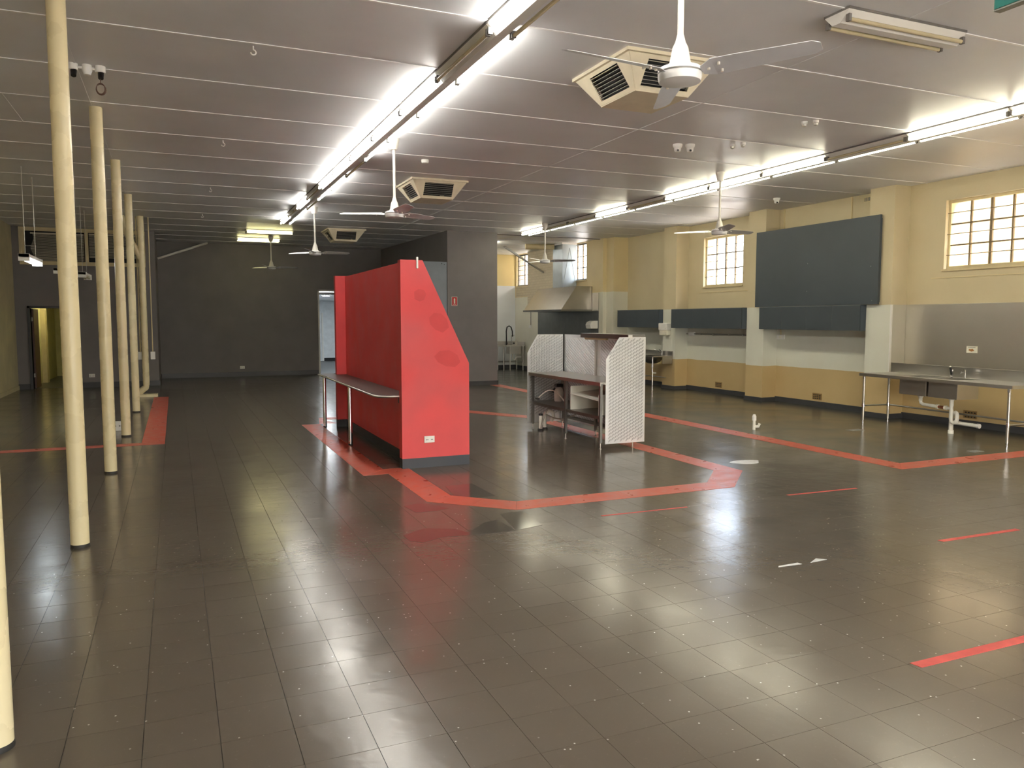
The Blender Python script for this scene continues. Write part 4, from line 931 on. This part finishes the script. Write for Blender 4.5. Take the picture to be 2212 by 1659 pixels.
MB().tube([(11.15, 25.92, wz), (11.15, 25.92, wz+.35)], .016, 10).build('riser', 'chrome', sr, True)
MB().tube([(10.95, 25.92, wz), (10.94, 25.92, wz+.5), (10.96, 25.9, wz+.64), (11.03, 25.88, wz+.69), (11.10, 25.86, wz+.64), (11.14, 25.84, wz+.5), (11.15, 25.84, wz+.3)], .022, 10).build('hose_arch', 'black_plastic', sr, True)
MB().tube([(10.95, 25.92, wz+.06), (11.25, 25.92, wz+.06)], .014, 8).build('cross_bar', 'chrome', sr, True)
for x in (10.96, 11.24): MB().lathe([(.03, wz+.03), (.03, wz+.09)], (x, 25.92), 10).build('handle', 'black_plastic', sr, True)
MB().tube([(11.15, 25.92, wz+.33), (11.25, 25.9, wz+.36)], .012, 8).build('bracket', 'chrome', sr, True)
kc2 = thing('kitchen_conduit', 'thin pipe with tap box on the white kitchen wall under brick', 'pipe', (11.47, 25.0, 1.5))
MB().tube([(11.485, 25.0, 1.55), (11.485, 25.0, 3.0)], .014, 8).build('pipe', 'metal_grate', kc2, True)
box(11.45, 11.5, 24.95, 25.1, 1.5, 1.6).build('box', 'cubby_white', kc2)

# ------------------------------------------------------------------ floor fittings
fp = thing('floor_pipe', 'short white pipe stub with side elbow rising from the dark floor', 'pipe', (8.59, 10.0, 0))
MB().tube([(8.59, 10.0, 0), (8.59, 10.0, .16)], .024, 12).build('stub', 'pvc', fp, True)
MB().lathe([(.034, .15), (.034, .22), (.028, .225), (.02, .25)], (8.59, 10.0), 12).build('cap', 'white_plastic', fp, True)
MB().tube([(8.59, 10.0, .05), (8.66, 9.98, .05), (8.68, 9.97, .10)], .022, 10).build('elbow', 'pvc', fp, True)
for c, s_, lab in (((10.06, 9.31), (.14, .07), 'rectangular metal floor waste cover in front of the double sink'), ((9.91, 7.13), (.1, .06), 'pale torn floor patch beside the red strip near the sink leg')):
    t_ = thing('floor_cover', lab, 'floor cover', (c[0], c[1], 0))
    box(c[0]-s_[0], c[0]+s_[0], c[1]-s_[1], c[1]+s_[1], .001, .004).build('plate', 'metal_grate', t_)
    for k in range(4): box(c[0]-s_[0]*.8+k*s_[0]*.45, c[0]-s_[0]*.8+k*s_[0]*.45+s_[0]*.15, c[1]-s_[1]*.7, c[1]+s_[1]*.7, .004, .0055).build('slot', 'vent_slat', t_)
t_ = thing('floor_outlet', 'white floor power box standing between two cream posts', 'socket', (-.9, 13.95, 0))
box(-.97, -.82, 13.92, 13.99, 0, .15).build('box', 'white_plastic', t_, bevel=.006)
for k in (-.93, -.87): box(k-.01, k+.01, 13.915, 13.921, .07, .09).build('socket_slot', 'vent_slat', t_)

PUD = [([(1.67, 6.15), (1.9, 6.3), (2.13, 6.18), (2.2, 6.03), (2.44, 6.28), (2.58, 6.32), (2.59, 5.93), (2.24, 5.94), (1.96, 5.98), (1.77, 5.89), (1.68, 5.97)], 'long shiny wet patch on the tiles, largest one before the red servery'),
       ([(2.6, 7.85), (2.91, 7.86), (2.92, 7.22), (2.7, 7.22), (2.54, 7.38)], 'small shiny wet patch inside the red floor loop by the servery'),
       ([(1.95, 7.14), (2.1, 7.2), (2.21, 7.15), (2.32, 6.89), (2.18, 6.84), (1.99, 6.85)], 'small shiny wet patch just outside the corner of the red loop'),
       ([(2.68, 6.51), (2.92, 6.52), (2.87, 6.0), (2.59, 5.93)], 'square shiny wet tile outside the red loop, reflecting light')]
for pts, lab in PUD:
    tag(MB().prism(pts, 'z', -.001, .0012).build('wet_patch', 'wet_tile'), lab, 'puddle', 'wet patches on the tiles')
# ------------------------------------------------------------------ outside
struct(box(-60, 80, -60, 80, -.5, -.13).build('ground', 'concrete'))
cw = thing('neighbour_wall', 'cream rendered neighbouring wall seen through the large barred window', 'building', (15.4, 7, -.13))
box(15.2, 15.6, -2, 11.75, -.13, 6.2).build('wall', 'render_cream', cw); box(15.1, 15.65, -2, 11.8, 6.2, 6.35).build('coping', 'concrete', cw)
bbd = thing('brick_building', 'red brick building with pale corner blocks seen through the middle window', 'building', (15.3, 22.5, -.13))
box(14.4, 16.2, 20.95, 24, -.13, 7.0).build('wall', 'red_brick', bbd)
for k in range(17): box(16.22-(.30 if k % 2 else .17), 16.22, 20.93, 21.2, .3+.34*k, .3+.34*k+.17).build('corner_block', 'concrete', bbd)
fb = thing('far_shed', 'low pale grey shed far outside the middle window', 'building', (28, 30, -.13))
box(26, 34, 18, 32.4, -.13, 3.9).build('wall', 'far_grey', fb); box(25.9, 34, 18, 32.5, 3.9, 4.15).build('roof', 'concrete', fb)
